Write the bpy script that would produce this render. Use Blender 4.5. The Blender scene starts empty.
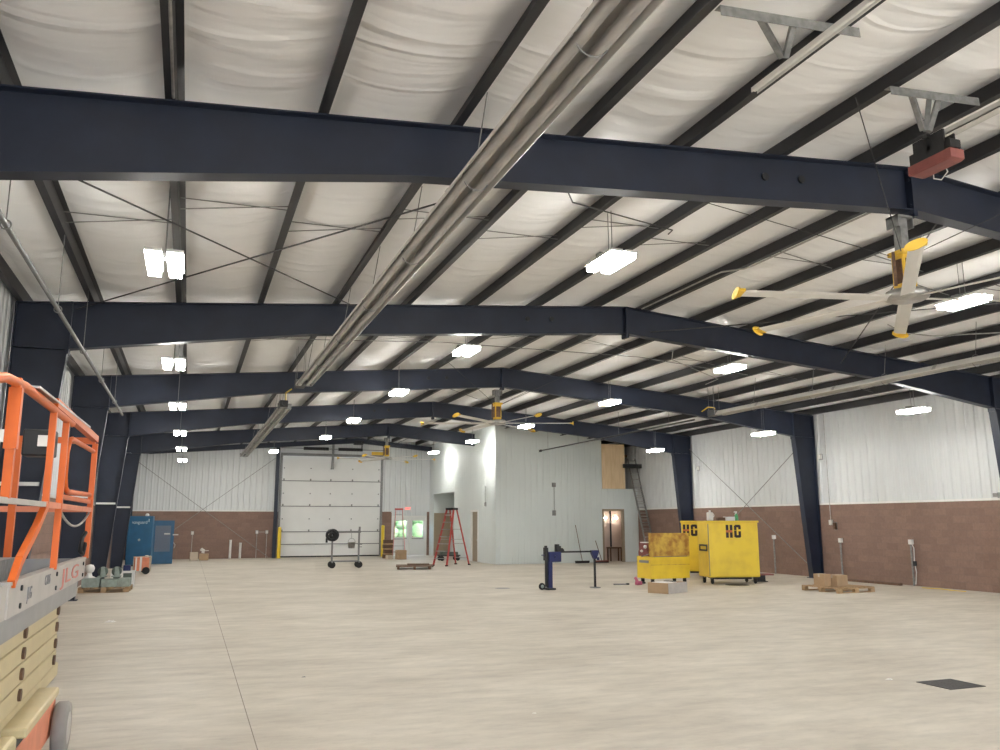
import bpy, math, random
from mathutils import Vector, Matrix
random.seed(7)
PI = math.pi
scn = bpy.context.scene
col = scn.collection
R = math.radians

# ------------------------------------------------------------------ materials
def mat(name, c, rough=.6, metal=0.0, var=.0, scale=4.0, bump=0.0, bscale=30.0, c2=None, spec=.5, stretch=(1, 1, 1), lo=.35, hi=.65):
    m = bpy.data.materials.new(name); m.use_nodes = True
    nt = m.node_tree; b = nt.nodes['Principled BSDF']
    b.inputs['Roughness'].default_value = rough
    b.inputs['Metallic'].default_value = metal
    b.inputs['Specular IOR Level'].default_value = spec
    tc = nt.nodes.new('ShaderNodeTexCoord'); mp = nt.nodes.new('ShaderNodeMapping')
    nt.links.new(tc.outputs['Object'], mp.inputs[0]); mp.inputs['Scale'].default_value = stretch
    n = nt.nodes.new('ShaderNodeTexNoise'); n.inputs['Scale'].default_value = scale; n.inputs['Detail'].default_value = 5
    nt.links.new(mp.outputs[0], n.inputs['Vector'])
    r = nt.nodes.new('ShaderNodeValToRGB')
    d = c2 or tuple(max(0, x * (1 - var)) for x in c)
    r.color_ramp.elements[0].position = lo; r.color_ramp.elements[1].position = hi
    r.color_ramp.elements[0].color = (*d, 1); r.color_ramp.elements[1].color = (*c, 1)
    nt.links.new(n.outputs['Fac'], r.inputs[0]); nt.links.new(r.outputs[0], b.inputs['Base Color'])
    if bump:
        n2 = nt.nodes.new('ShaderNodeTexNoise'); n2.inputs['Scale'].default_value = bscale; n2.inputs['Detail'].default_value = 3
        nt.links.new(mp.outputs[0], n2.inputs['Vector'])
        bp = nt.nodes.new('ShaderNodeBump'); bp.inputs['Strength'].default_value = bump; bp.inputs['Distance'].default_value = .02
        nt.links.new(n2.outputs['Fac'], bp.inputs['Height']); nt.links.new(bp.outputs[0], b.inputs['Normal'])
    return m

def emis(name, c, s):
    m = bpy.data.materials.new(name); m.use_nodes = True
    b = m.node_tree.nodes['Principled BSDF']
    b.inputs['Base Color'].default_value = (*c, 1)
    b.inputs['Emission Color'].default_value = (*c, 1); b.inputs['Emission Strength'].default_value = s
    return m

def brick_mat(name, axis):
    m = bpy.data.materials.new(name); m.use_nodes = True
    nt = m.node_tree; b = nt.nodes['Principled BSDF']; b.inputs['Roughness'].default_value = .85
    tc = nt.nodes.new('ShaderNodeTexCoord'); sx = nt.nodes.new('ShaderNodeSeparateXYZ'); cb = nt.nodes.new('ShaderNodeCombineXYZ')
    nt.links.new(tc.outputs['Object'], sx.inputs[0])
    nt.links.new(sx.outputs[axis], cb.inputs['X']); nt.links.new(sx.outputs['Z'], cb.inputs['Y'])
    br = nt.nodes.new('ShaderNodeTexBrick'); br.offset = .5
    br.inputs['Scale'].default_value = 1.0; br.inputs['Brick Width'].default_value = .41; br.inputs['Row Height'].default_value = .2033
    br.inputs['Mortar Size'].default_value = .006; br.inputs['Mortar Smooth'].default_value = .3; br.inputs['Bias'].default_value = -.1
    br.inputs['Color1'].default_value = (.205, .128, .098, 1); br.inputs['Color2'].default_value = (.24, .152, .12, 1)
    br.inputs['Mortar'].default_value = (.19, .13, .105, 1)
    nt.links.new(cb.outputs[0], br.inputs['Vector'])
    n = nt.nodes.new('ShaderNodeTexNoise'); n.inputs['Scale'].default_value = 18; n.inputs['Detail'].default_value = 6
    nt.links.new(tc.outputs['Object'], n.inputs['Vector'])
    mx = nt.nodes.new('ShaderNodeMix'); mx.data_type = 'RGBA'; mx.blend_type = 'OVERLAY'; mx.inputs[0].default_value = .22
    nt.links.new(br.outputs['Color'], mx.inputs[6]); nt.links.new(n.outputs['Fac'], mx.inputs[7])
    nt.links.new(mx.outputs[2], b.inputs['Base Color'])
    bp = nt.nodes.new('ShaderNodeBump'); bp.inputs['Strength'].default_value = .5; bp.inputs['Distance'].default_value = .01; bp.invert = True
    nt.links.new(br.outputs['Fac'], bp.inputs['Height']); nt.links.new(bp.outputs[0], b.inputs['Normal'])
    return m

def floor_mat():
    m = bpy.data.materials.new('concrete'); m.use_nodes = True
    nt = m.node_tree; b = nt.nodes['Principled BSDF']
    tc = nt.nodes.new('ShaderNodeTexCoord')
    def noise(sc, det, st, rough=.55):
        mp = nt.nodes.new('ShaderNodeMapping'); mp.inputs['Scale'].default_value = st; mp.inputs['Rotation'].default_value = (0, 0, R(20))
        nt.links.new(tc.outputs['Object'], mp.inputs[0])
        n = nt.nodes.new('ShaderNodeTexNoise'); n.inputs['Scale'].default_value = sc; n.inputs['Detail'].default_value = det
        n.inputs['Roughness'].default_value = rough
        nt.links.new(mp.outputs[0], n.inputs['Vector']); return n
    def ramp(n, a, ca, z, cz):
        r = nt.nodes.new('ShaderNodeValToRGB'); e = r.color_ramp.elements
        e[0].position = a; e[0].color = (*ca, 1); e[1].position = z; e[1].color = (*cz, 1)
        nt.links.new(n.outputs['Fac'], r.inputs[0]); return r
    r1 = ramp(noise(.45, 7, (1, 1.6, 1), .62), .33, (.44, .397, .335), .68, (.575, .528, .456))
    r2 = ramp(noise(2.2, 8, (.7, 2.2, 1), .65), .32, (.80, .79, .78), .62, (1.05, 1.04, 1.02))
    r3 = ramp(noise(7, 6, (1, 1, 1), .7), .28, (.86, .85, .84), .45, (1, 1, 1))
    mx = nt.nodes.new('ShaderNodeMix'); mx.data_type = 'RGBA'; mx.blend_type = 'MULTIPLY'; mx.inputs[0].default_value = .85
    nt.links.new(r1.outputs[0], mx.inputs[6]); nt.links.new(r2.outputs[0], mx.inputs[7])
    m2 = nt.nodes.new('ShaderNodeMix'); m2.data_type = 'RGBA'; m2.blend_type = 'MULTIPLY'; m2.inputs[0].default_value = .7
    nt.links.new(mx.outputs[2], m2.inputs[6]); nt.links.new(r3.outputs[0], m2.inputs[7])
    nt.links.new(m2.outputs[2], b.inputs['Base Color'])
    rr = nt.nodes.new('ShaderNodeMapRange'); rr.inputs['To Min'].default_value = .42; rr.inputs['To Max'].default_value = .68
    nt.links.new(noise(1.1, 5, (1, 1.5, 1)).outputs['Fac'], rr.inputs[0]); nt.links.new(rr.outputs[0], b.inputs['Roughness'])
    bp = nt.nodes.new('ShaderNodeBump'); bp.inputs['Strength'].default_value = .12; bp.inputs['Distance'].default_value = .01
    nt.links.new(noise(14, 6, (1, 1, 1)).outputs['Fac'], bp.inputs['Height']); nt.links.new(bp.outputs[0], b.inputs['Normal'])
    b.inputs['Specular IOR Level'].default_value = .35
    return m

def glass_mat():
    m = bpy.data.materials.new('clear_glass'); m.use_nodes = True
    nt = m.node_tree; nt.nodes.remove(nt.nodes['Principled BSDF'])
    o = nt.nodes['Material Output']
    t = nt.nodes.new('ShaderNodeBsdfTransparent'); t.inputs[0].default_value = (.93, .97, .95, 1)
    g = nt.nodes.new('ShaderNodeBsdfGlossy'); g.inputs['Roughness'].default_value = .05
    x = nt.nodes.new('ShaderNodeMixShader'); x.inputs[0].default_value = .08
    nt.links.new(t.outputs[0], x.inputs[1]); nt.links.new(g.outputs[0], x.inputs[2]); nt.links.new(x.outputs[0], o.inputs[0])
    return m

def ceiling_mat():
    m = mat('white_insulation_facing', (.93, .93, .93), .42, var=.03, scale=1.2)
    nt = m.node_tree; b = nt.nodes['Principled BSDF']
    tc = nt.nodes.new('ShaderNodeTexCoord'); mp = nt.nodes.new('ShaderNodeMapping'); mp.inputs['Scale'].default_value = (.34, 2.3, 1)
    nt.links.new(tc.outputs['Object'], mp.inputs[0])
    n = nt.nodes.new('ShaderNodeTexNoise'); n.inputs['Scale'].default_value = 1.3; n.inputs['Detail'].default_value = 2.5; n.inputs['Roughness'].default_value = .5
    n.inputs['Distortion'].default_value = .25
    nt.links.new(mp.outputs[0], n.inputs['Vector'])
    bp = nt.nodes.new('ShaderNodeBump'); bp.inputs['Strength'].default_value = .75; bp.inputs['Distance'].default_value = .07
    nt.links.new(n.outputs['Fac'], bp.inputs['Height'])
    # sparse long creases across the sheet
    mp2 = nt.nodes.new('ShaderNodeMapping'); mp2.inputs['Scale'].default_value = (.22, 1.5, 1); mp2.inputs['Location'].default_value = (3.1, 7.7, 0)
    nt.links.new(tc.outputs['Object'], mp2.inputs[0])
    n2 = nt.nodes.new('ShaderNodeTexNoise'); n2.inputs['Scale'].default_value = 1.0; n2.inputs['Detail'].default_value = 1.0; n2.inputs['Distortion'].default_value = .3
    nt.links.new(mp2.outputs[0], n2.inputs['Vector'])
    cr = nt.nodes.new('ShaderNodeValToRGB'); e = cr.color_ramp.elements
    e[0].position = .43; e[0].color = (0, 0, 0, 1); e[1].position = .5; e[1].color = (1, 1, 1, 1)
    q = e.new(.57); q.color = (0, 0, 0, 1)
    nt.links.new(n2.outputs['Fac'], cr.inputs[0])
    b2 = nt.nodes.new('ShaderNodeBump'); b2.inputs['Strength'].default_value = .38; b2.inputs['Distance'].default_value = .03
    nt.links.new(cr.outputs[0], b2.inputs['Height']); nt.links.new(bp.outputs[0], b2.inputs['Normal']); nt.links.new(b2.outputs[0], b.inputs['Normal'])
    return m

M = dict(
    steel=mat('navy_primer_steel', (.012, .018, .038), .5, var=.25, scale=2.5),
    purlin=mat('dark_purlin_steel', (.024, .024, .028), .48, var=.25, scale=2),
    ceiling=ceiling_mat(), floor=floor_mat(),
    brick_y=brick_mat('brown_block_y', 'Y'), brick_x=brick_mat('brown_block_x', 'X'),
    white_siding=mat('white_ribbed_siding', (.64, .655, .66), .45, var=.03, scale=1),
    grey_siding=mat('pale_grey_liner', (.665, .71, .70), .5, var=.03, scale=1),
    white=mat('white_paint', (.78, .77, .74), .5, var=.05),
    door_white=mat('white_door_panel', (.76, .76, .745), .5, var=.03, scale=2),
    seam=mat('seam_grey', (.22, .22, .22), .6, var=.1),
    galv=mat('galvanised', (.50, .49, .47), .38, .85, var=.25, scale=12),
    galv_dull=mat('dull_galvanised', (.29, .29, .285), .55, .5, var=.3, scale=14),
    alum=mat('aluminium_reflector', (.70, .69, .665), .42, .55, var=.15, scale=3, stretch=(1, .2, 1)),
    tube=mat('heater_tube', (.50, .49, .475), .42, .5, var=.2, scale=3),
    tube_dark=mat('dark_pipe', (.16, .16, .16), .5, .3, var=.2),
    cable=mat('dark_cable', (.05, .05, .052), .6, var=.2),
    black=mat('black_plastic', (.013, .013, .014), .5, var=.2),
    grey_tyre=mat('grey_tyre', (.33, .30, .27), .75, var=.2),
    rubber=mat('black_rubber', (.018, .018, .018), .8, var=.2),
    yellow=mat('yellow_paint', (.80, .56, .03), .45, var=.12, scale=5),
    box_yellow=mat('worn_yellow_paint', (.80, .57, .04), .45, c2=(.70, .47, .04), scale=2.4, lo=.3, hi=.55),
    rust=mat('rust_stained_yellow', (.62, .40, .07), .65, c2=(.36, .17, .035), scale=5, lo=.36, hi=.6),
    fan_yellow=mat('fan_yellow', (.80, .50, .04), .5, var=.1),
    fan_white=mat('fan_blade_white', (.72, .70, .66), .45, var=.05),
    lens=emis('led_lens', (1.0, .985, .93), 62.0),
    exit_red=emis('exit_letters', (1.0, .10, .09), 2.5),
    bulb=emis('bulb_glow', (1.0, .9, .75), 40.0),
    led=emis('red_led', (1.0, .97, .85), 6.0),
    orange=mat('lift_orange', (.66, .125, .014), .42, var=.12, scale=6),
    faded_orange=mat('faded_orange', (.72, .24, .13), .5, var=.15, scale=5),
    beige=mat('lift_cream', (.56, .46, .26), .45, var=.08, scale=5),
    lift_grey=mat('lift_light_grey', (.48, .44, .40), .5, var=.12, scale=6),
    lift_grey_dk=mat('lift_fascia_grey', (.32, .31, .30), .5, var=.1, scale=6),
    blue=mat('blue_enamel', (.012, .105, .22), .4, var=.18, scale=3),
    mesh_grey=mat('grey_mesh', (.16, .19, .26), .6, var=.35, scale=40),
    navy=mat('machine_blue', (.010, .016, .10), .4, var=.2, scale=6),
    red=mat('ladder_red', (.48, .065, .055), .45, var=.1, scale=6),
    pale_red=mat('pale_pink_rail', (.62, .22, .20), .45, var=.1, scale=6),  # pale pink rail colour of the second step ladder
    red_box=mat('dull_red', (.25, .075, .065), .5, var=.15, scale=6),
    ply=mat('plywood', (.80, .61, .39), .6, c2=(.70, .51, .30), scale=2.0, stretch=(6, 6, .7)),
    wood=mat('pallet_wood', (.46, .31, .17), .75, c2=(.30, .19, .10), scale=3, stretch=(1, 6, 6)),
    dkwood=mat('dark_wood', (.16, .085, .045), .7, c2=(.09, .05, .03), scale=3, stretch=(1, 6, 6)),
    card=mat('cardboard', (.43, .29, .17), .8, var=.12, scale=5),
    card_lt=mat('pale_cardboard', (.55, .46, .36), .8, var=.1, scale=5),
    tan=mat('tan_door_paint', (.30, .24, .17), .55, var=.06, scale=3),
    tan_lt=mat('tan_wall', (.58, .47, .41), .7, var=.08, scale=3),
    green_grey=mat('green_grey_casting', (.30, .35, .31), .6, var=.25, scale=8),
    dk_green=mat('dark_green_grey', (.10, .13, .11), .6, var=.2, scale=8),
    off_white=mat('off_white_plastic', (.72, .71, .68), .5, var=.05),
    paper=mat('white_paper', (.80, .78, .74), .8, var=.05),
    green=mat('green_label', (.10, .42, .16), .5, var=.2, scale=20),
    pink=mat('pink_plastic', (.55, .12, .22), .5, var=.2, scale=10),
    glass=glass_mat(),
    tree=mat('leaf_green', (.22, .36, .17), .8, var=.5, scale=1.5),
    lawn=mat('lawn', (.16, .28, .09), .9, var=.3, scale=3),
    text_dark=mat('dark_lettering', (.22, .21, .21), .6, var=.1),
    text_red=mat('red_lettering', (.66, .24, .20), .6, var=.2, scale=8),
    text_white=mat('white_lettering', (.75, .78, .82), .5, var=.05),
    blk_letter=mat('black_stencil', (.025, .012, .012), .6, var=.2),
    org_letter=mat('orange_stencil', (.55, .14, .04), .6, var=.2),
    joint=mat('joint_dark', (.22, .19, .16), .9, var=.2),
    grate=mat('drain_iron', (.028, .024, .022), .6, var=.3, scale=10),
)

# ------------------------------------------------------------------ mesh builder
class MB:
    def __init__(s): s.v = []; s.f = []; s.sm = []
    def _add(s, vs, fs, smooth=False, T=None):
        b = len(s.v)
        s.v += [(T @ Vector(p)) if T else Vector(p) for p in vs]
        s.f += [tuple(b + i for i in f) for f in fs]; s.sm += [smooth] * len(fs)
        return s
    def box(s, x0, x1, y0, y1, z0, z1, T=None):
        v = [(x, y, z) for z in (z0, z1) for y in (y0, y1) for x in (x0, x1)]
        return s._add(v, [(0, 2, 3, 1), (4, 5, 7, 6), (0, 1, 5, 4), (2, 6, 7, 3), (0, 4, 6, 2), (1, 3, 7, 5)], False, T)
    def bar(s, a, b, w, h=None, up=(0, 0, 1)):
        """rectangular bar from a to b; w across, h along 'up'"""
        h = h or w; a, b = Vector(a), Vector(b); d = (b - a).normalized(); u = Vector(up)
        x = d.cross(u)
        if x.length < 1e-4: x = d.cross(Vector((1, 0, 0)))
        x.normalize(); u = x.cross(d).normalized()
        vs = [p + x * sx * w / 2 + u * sz * h / 2 for p in (a, b) for sx, sz in ((-1, -1), (1, -1), (1, 1), (-1, 1))]
        return s._add(vs, [(3, 2, 1, 0), (4, 5, 6, 7), (0, 1, 5, 4), (1, 2, 6, 5), (2, 3, 7, 6), (3, 0, 4, 7)])
    def cyl(s, a, b, r, r2=None, n=12, caps=True):
        a, b = Vector(a), Vector(b); r2 = r if r2 is None else r2
        d = (b - a).normalized(); x = d.orthogonal().normalized(); y = d.cross(x)
        vs = [p + (x * math.cos(2 * PI * i / n) + y * math.sin(2 * PI * i / n)) * q for p, q in ((a, r), (b, r2)) for i in range(n)]
        s._add(vs, [(i, (i + 1) % n, n + (i + 1) % n, n + i) for i in range(n)], True)
        if caps:
            s._add(vs[:n], [tuple(reversed(range(n)))]); s._add(vs[n:], [tuple(range(n))])
        return s
    def tube(s, pts, r, n=8):
        pts = [Vector(p) for p in pts]; rings = []; x = None
        for i, p in enumerate(pts):
            d = (pts[min(i + 1, len(pts) - 1)] - pts[max(i - 1, 0)]).normalized()
            x = d.orthogonal() if x is None else x - d * x.dot(d)
            if x.length < 1e-5: x = d.orthogonal()
            x.normalize(); y = d.cross(x)
            rings.append([p + (x * math.cos(2 * PI * k / n) + y * math.sin(2 * PI * k / n)) * r for k in range(n)])
        vs = [q for g in rings for q in g]; fs = []
        for i in range(len(pts) - 1):
            for k in range(n): fs.append((i * n + k, i * n + (k + 1) % n, (i + 1) * n + (k + 1) % n, (i + 1) * n + k))
        s._add(vs, fs, True); s._add(rings[0], [tuple(reversed(range(n)))]); s._add(rings[-1], [tuple(range(n))])
        return s
    def prism(s, poly, axis, a, b, T=None):
        """poly = 2D outline; axis 'x': (y,z) points, 'y': (x,z), 'z': (x,y)"""
        mk = {'x': lambda p, q: (q, p[0], p[1]), 'y': lambda p, q: (p[0], q, p[1]), 'z': lambda p, q: (p[0], p[1], q)}[axis]
        n = len(poly); vs = [mk(p, a) for p in poly] + [mk(p, b) for p in poly]
        fs = [tuple(range(n)), tuple(reversed(range(n, 2 * n)))] + [(i, n + i, n + (i + 1) % n, (i + 1) % n) for i in range(n)]
        return s._add(vs, fs, False, T)
    def strip(s, line, axis, a, b):
        """open profile extruded (a sheet)"""
        mk = {'x': lambda p, q: (q, p[0], p[1]), 'y': lambda p, q: (p[0], q, p[1]), 'z': lambda p, q: (p[0], p[1], q)}[axis]
        n = len(line); vs = [mk(p, a) for p in line] + [mk(p, b) for p in line]
        return s._add(vs, [(i, i + 1, n + i + 1, n + i) for i in range(n - 1)])
    def lathe(s, prof, c=(0, 0, 0), n=20, axis='z'):
        c = Vector(c); vs = []
        for r, h in prof:
            for k in range(n):
                a = 2 * PI * k / n; u, w = r * math.cos(a), r * math.sin(a)
                vs.append(c + Vector({'z': (u, w, h), 'y': (u, h, w), 'x': (h, u, w)}[axis]))
        fs = [(i * n + k, i * n + (k + 1) % n, (i + 1) * n + (k + 1) % n, (i + 1) * n + k) for i in range(len(prof) - 1) for k in range(n)]
        return s._add(vs, fs, True)
    def torus(s, c, R_, r, axis='y', n=24, m=10, arc=1.0):
        c = Vector(c); pts = []
        for i in range(n + (0 if arc == 1.0 else 1)):
            a = 2 * PI * arc * i / n; u, w = math.cos(a), math.sin(a)
            pts.append((u, w))
        vs = []
        for u, w in pts:
            for k in range(m):
                b = 2 * PI * k / m; q = R_ + r * math.cos(b); h = r * math.sin(b)
                vs.append(c + Vector({'z': (u * q, w * q, h), 'y': (u * q, h, w * q), 'x': (h, u * q, w * q)}[axis]))
        N = len(pts); fs = []
        for i in range(N if arc == 1.0 else N - 1):
            j = (i + 1) % N
            for k in range(m): fs.append((i * m + k, j * m + k, j * m + (k + 1) % m, i * m + (k + 1) % m))
        return s._add(vs, fs, True)
    def build(s, name, material, parent=None, bevel=0.0, loc=None, rot=None, origin=None):
        me = bpy.data.meshes.new(name)
        vs = [tuple(p - Vector(origin)) for p in s.v] if origin else [tuple(p) for p in s.v]
        me.from_pydata(vs, [], s.f); me.update()
        for p, q in zip(me.polygons, s.sm): p.use_smooth = q
        me.materials.append(M[material] if isinstance(material, str) else material)
        import bmesh
        bm = bmesh.new(); bm.from_mesh(me); bmesh.ops.recalc_face_normals(bm, faces=bm.faces[:]) if s.closed else None; bm.to_mesh(me); bm.free()
        o = bpy.data.objects.new(name, me); col.objects.link(o)
        if parent: o.parent = parent
        if origin: o.location = origin
        if loc is not None: o.location = loc
        if rot is not None: o.rotation_euler = rot
        if bevel:
            md = o.modifiers.new('bevel', 'BEVEL'); md.width = bevel; md.segments = 2; md.limit_method = 'ANGLE'
        return o
    closed = True

def tag(o, label=None, cat=None, group=None, kind=None):
    if label: o['label'] = label
    if cat: o['category'] = cat
    if group: o['group'] = group
    if kind: o['kind'] = kind
    return o
def thing(name, loc, label, cat, rz=0.0, group=None, kind=None):
    o = bpy.data.objects.new(name, None); col.objects.link(o)
    o.location = loc; o.rotation_euler = (0, 0, rz); o.empty_display_size = .1
    return tag(o, label, cat, group, kind)
def struct(o): o['kind'] = 'structure'; return o
def copy_tree(o, parent=None):
    c = o.copy(); col.objects.link(c)
    if parent: c.parent = parent
    for ch in list(o.children): copy_tree(ch, c)
    return c
def text(name, body, size, material, parent, loc, rot, depth=.002, sx=1.0):
    cu = bpy.data.curves.new(name, 'FONT'); cu.body = body; cu.size = size; cu.extrude = depth; cu.align_x = 'CENTER'; cu.align_y = 'CENTER'
    cu.materials.append(M[material]); cu.resolution_u = 3
    tmp = bpy.data.objects.new('tmp', cu); col.objects.link(tmp); bpy.context.view_layer.update()
    me = bpy.data.meshes.new_from_object(tmp.evaluated_get(bpy.context.evaluated_depsgraph_get())); me.name = name
    bpy.data.objects.remove(tmp); bpy.data.curves.remove(cu)
    o = bpy.data.objects.new(name, me); col.objects.link(o); o.parent = parent; o.location = loc; o.rotation_euler = rot; o.scale = (sx, 1, 1)
    return o

# ------------------------------------------------------------------ building dimensions (metres)
XL, XR, XP = -2.92, 20.22, 8.65
F = [7.75 + 7.625 * k for k in range(6)]            # frame lines
F[5] = 45.9
Y0, YB = -7.6, 46.3
def ztop(x): return 6.48 - abs(x - XP) / 12.0
BOT = [(0, 5.885), (6.75, 5.335), (10.73, 4.765)]
def zbot(d):
    for (a, za), (b, zb) in zip(BOT, BOT[1:]):
        if d <= b: return za + (zb - za) * (d - a) / (b - a)
    return BOT[-1][1]
PX = [XP - .6 - 1.4 * k for k in range(8)] + [XP + .6 + 1.4 * k for k in range(8)]

# ------------------------------------------------------------------ setting: floor, ceiling, walls
fl = struct(MB().box(-3.1, 20.4, Y0 - .1, YB + .1, -.2, 0).build('floor', 'floor'))
fl['label'] = 'pale beige polished concrete floor of the empty hall'
jb = MB()
jb.bar((.66, Y0, .0005), (.66, YB, .0005), .007, .003)
jb.build('control_joint', 'joint', fl)

# ceiling: insulation draped between purlins
cm = MB(); cm.closed = False
xs = []
allp = sorted([XL - .35, XL + .12] + PX + [XR - .12, XR + .35])
for a, b in zip(allp, allp[1:]):
    for k in range(10):
        t = (0, .06, .075, .16, .3, .45, .6, .75, .86, .93)[k]; q = max(0, min(1, (t - .07) / .86)); xs.append((a + (b - a) * t, .11 * math.sin(PI * q) ** .7 * (1 if b - a > .8 else 0)))
xs.append((allp[-1], 0))
cm.strip([(x, ztop(x) + .252 - s) for x, s in xs], 'y', Y0 - .3, YB + .3)
ce = struct(cm.build('ceiling', 'ceiling')); ce['label'] = 'white quilted roof insulation sagging between dark purlins'
for p in ce.data.polygons: p.use_smooth = True

def ribs(s0, s1, pitch=.305, depth=.022, w=.09):
    out = [(s0, 0)]; s = s0 + pitch * .5
    while s + w < s1:
        out += [(s, 0), (s + .025, depth), (s + w - .025, depth), (s + w, 0)]
        c = s + pitch * .5 + w * .5 - .02
        if c + .05 < s1 and c + .05 < s + pitch: out += [(c, 0), (c + .01, depth * .25), (c + .03, depth * .25), (c + .04, 0)]
        s += pitch
    return out + [(s1, 0)]
def siding(axis, pos, sgn, s0, s1, zlo, zhi, pitch=.305, depth=.028, w=.09):
    """ribbed sheet on the plane axis=pos facing sgn; zlo/zhi functions of s"""
    b = MB(); b.closed = False; pr = ribs(s0, s1, pitch, depth, w); vs = []
    for zf in (zlo, zhi):
        for s, d in pr:
            z = zf(s) if callable(zf) else zf
            vs.append((pos + sgn * d, s, z) if axis == 'x' else (s, pos + sgn * d, z))
    n = len(pr); b._add(vs, [(i, i + 1, n + i + 1, n + i) for i in range(n - 1)])
    return b

BZ = 2.44
# side walls
for nm, x, sg, lab in (('wall_left', XL - .03, 1, 'white ribbed siding above brown block wainscot behind the orange lift'),
                       ('wall_right', XR + .03, -1, 'white ribbed siding above brown block wainscot beside the yellow boxes')):
    w = MB(); w.box(min(x, x - sg * .2), max(x, x - sg * .2), Y0, YB, 0, BZ)
    wo = struct(w.build(nm, 'brick_y')); wo['label'] = lab
    siding('x', x - sg * .045, sg, Y0, YB, BZ, ztop(x) + .25).build('ribbed_siding', 'white_siding', wo)
    MB().box(min(x - sg * .05, x + sg * .02), max(x - sg * .05, x + sg * .02), Y0, YB, BZ - .012, BZ + .045).build('sill_trim', 'white', wo)
# wall behind the camera
# wall behind the viewer: three unseen vehicle doorways, added to let daylight in
w = MB(); FD = [(-.8, 4.6), (6.0, 11.4), (12.8, 18.2)]; FH = 4.6
xsf = [XL - .1] + [q for d in FD for q in d] + [XR + .1]
for a, b in zip(xsf[0::2], xsf[1::2]): w.box(a, b, Y0 - .15, Y0, 0, FH)
w.prism([(XL - .1, FH), (XR + .1, FH), (XR + .1, ztop(XR) + .25), (XP, 6.75), (XL - .1, ztop(XL) + .25)], 'y', Y0 - .15, Y0)
struct(w.build('wall_front', 'white_siding'))['label'] = 'white end wall behind the viewer with three doorways added to let daylight in'
g = struct(MB().box(-30, 50, Y0 - 40, Y0 - .16, -.25, -.05).build('added_apron', 'floor')); g['label'] = 'unseen concrete apron added outside the doorways behind the viewer to bounce daylight'  # unseen apron, added to bounce daylight in through the doorways

# back wall with openings: overhead door X 4.72..10.02, walk doors X 10.82..12.72
DX0, DX1, DZ = 4.62, 10.08, 5.47
wb = MB(); yb = YB
wb.box(XL - .1, DX0, yb, yb + .2, 0, BZ); wb.box(DX1, 10.75, yb, yb + .2, 0, BZ); wb.box(12.80, XR + .1, yb, yb + .2, 0, BZ)
wbo = struct(wb.build('wall_back', 'brick_x')); wbo['label'] = 'end wall of white ribbed siding over brown block around the overhead door'
zt = lambda x: ztop(x) + .245
b1 = siding('y', yb - .002, -1, XL - .05, DX0 - .05, BZ, zt); b1.build('ribbed_siding', 'white_siding', wbo)
siding('y', yb - .002, -1, DX0 - .05, DX1 + .05, DZ, zt, depth=.01).build('ribbed_siding', 'white_siding', wbo)
siding('y', yb - .002, -1, DX1 + .05, 10.75, BZ, zt).build('ribbed_siding', 'white_siding', wbo)
siding('y', yb - .002, -1, 10.75, 12.80, 2.22, zt).build('ribbed_siding', 'white_siding', wbo)
siding('y', yb - .002, -1, 12.80, XR, BZ, zt).build('ribbed_siding', 'white_siding', wbo)
t = MB(); t.box(XL, DX0 - .12, yb - .04, yb + .02, BZ - .012, BZ + .045); t.build('sill_trim', 'white', wbo)

# overhead sectional door
d1 = MB()
d1.box(DX0, DX1, yb + .03, yb + .07, 0, .10)
do = struct(d1.build('door_1', 'rubber')); do['label'] = 'large white sectional overhead door in the end wall'
zs = [.06, .70, 1.36, 2.73, 4.10, DZ]
for a, b_ in zip(zs, zs[1:]):
    p = MB(); p.box(DX0, DX1, yb + .02, yb + .075, a + .012, b_ - .012)
    if b_ - a > 1: p.box(DX0 + .1, DX1 - .1, yb + .012, yb + .02, (a + b_) / 2 - .006, (a + b_) / 2 + .006)
    p.build('door_section', 'door_white', do)
for z in zs[1:-1]:
    MB().box(DX0, DX1, yb - .02, yb + .06, z - .03, z + .012).build('strut', 'seam', do)
for z in [q for q in (1.36, 2.73, 4.10)]:
    for x in (DX0 + .12, DX0 + 1.55, DX0 + 2.65, DX0 + 3.85, DX1 - .12):
        h = MB(); h.box(x - .035, x + .035, yb - .03, yb + .01, z + .01, z + .11); h.build('hinge', 'galv_dull', do)
for z in (2.04, 3.41, 4.78):
    for x in (DX0 + .12, DX0 + 1.55, DX0 + 2.65, DX0 + 3.85, DX1 - .12):
        h = MB(); h.cyl((x, yb + .02, z), (x, yb - .006, z), .035, n=8); h.build('bolt_plate', 'galv_dull', do)
for x in (DX0 - .05, DX1 + .05):
    t = MB(); t.box(x - .045, x + .045, yb - .08, yb - .035, 0, DZ + .1); t.box(x - .07, x + .07, yb - .03, yb - .02, 0, DZ + .05)
    t.build('track', 'galv_dull', do)
t = MB(); t.box(DX0 - .1, DX1 + .1, yb - .09, yb - .03, DZ - .02, DZ + .13); t.build('header_seal', 'seam', do)
t = MB(); t.cyl((DX0 - .1, yb - .2, 5.86), (DX1 + .15, yb - .2, 5.86), .02, n=8); t.build('spring_shaft', 'seam', do)
for x0, x1 in ((5.72, 7.06), (7.62, 8.95)):
    t = MB(); t.cyl((x0, yb - .2, 5.86), (x1, yb - .2, 5.86), .085, n=14)
    k = x0
    while k < x1: t.torus((k, yb - .2, 5.86), .083, .012, 'x', 12, 6); k += .07
    t.build('torsion_spring', 'black', do)
t = MB(); t.box(7.28, 7.40, yb - .12, yb - .03, 4.75, 6.2); t.build('center_bracket', 'galv_dull', do)
t = MB(); t.box(8.45, 8.95, yb - .42, yb - .1, 6.14, 6.34); t.cyl((8.9, yb - .3, 6.12), (8.9, yb - .3, 5.93), .03, n=8); t.cyl((8.9, yb - .35, 6.25), (8.9, yb - .55, 6.25), .07, n=10)
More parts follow.
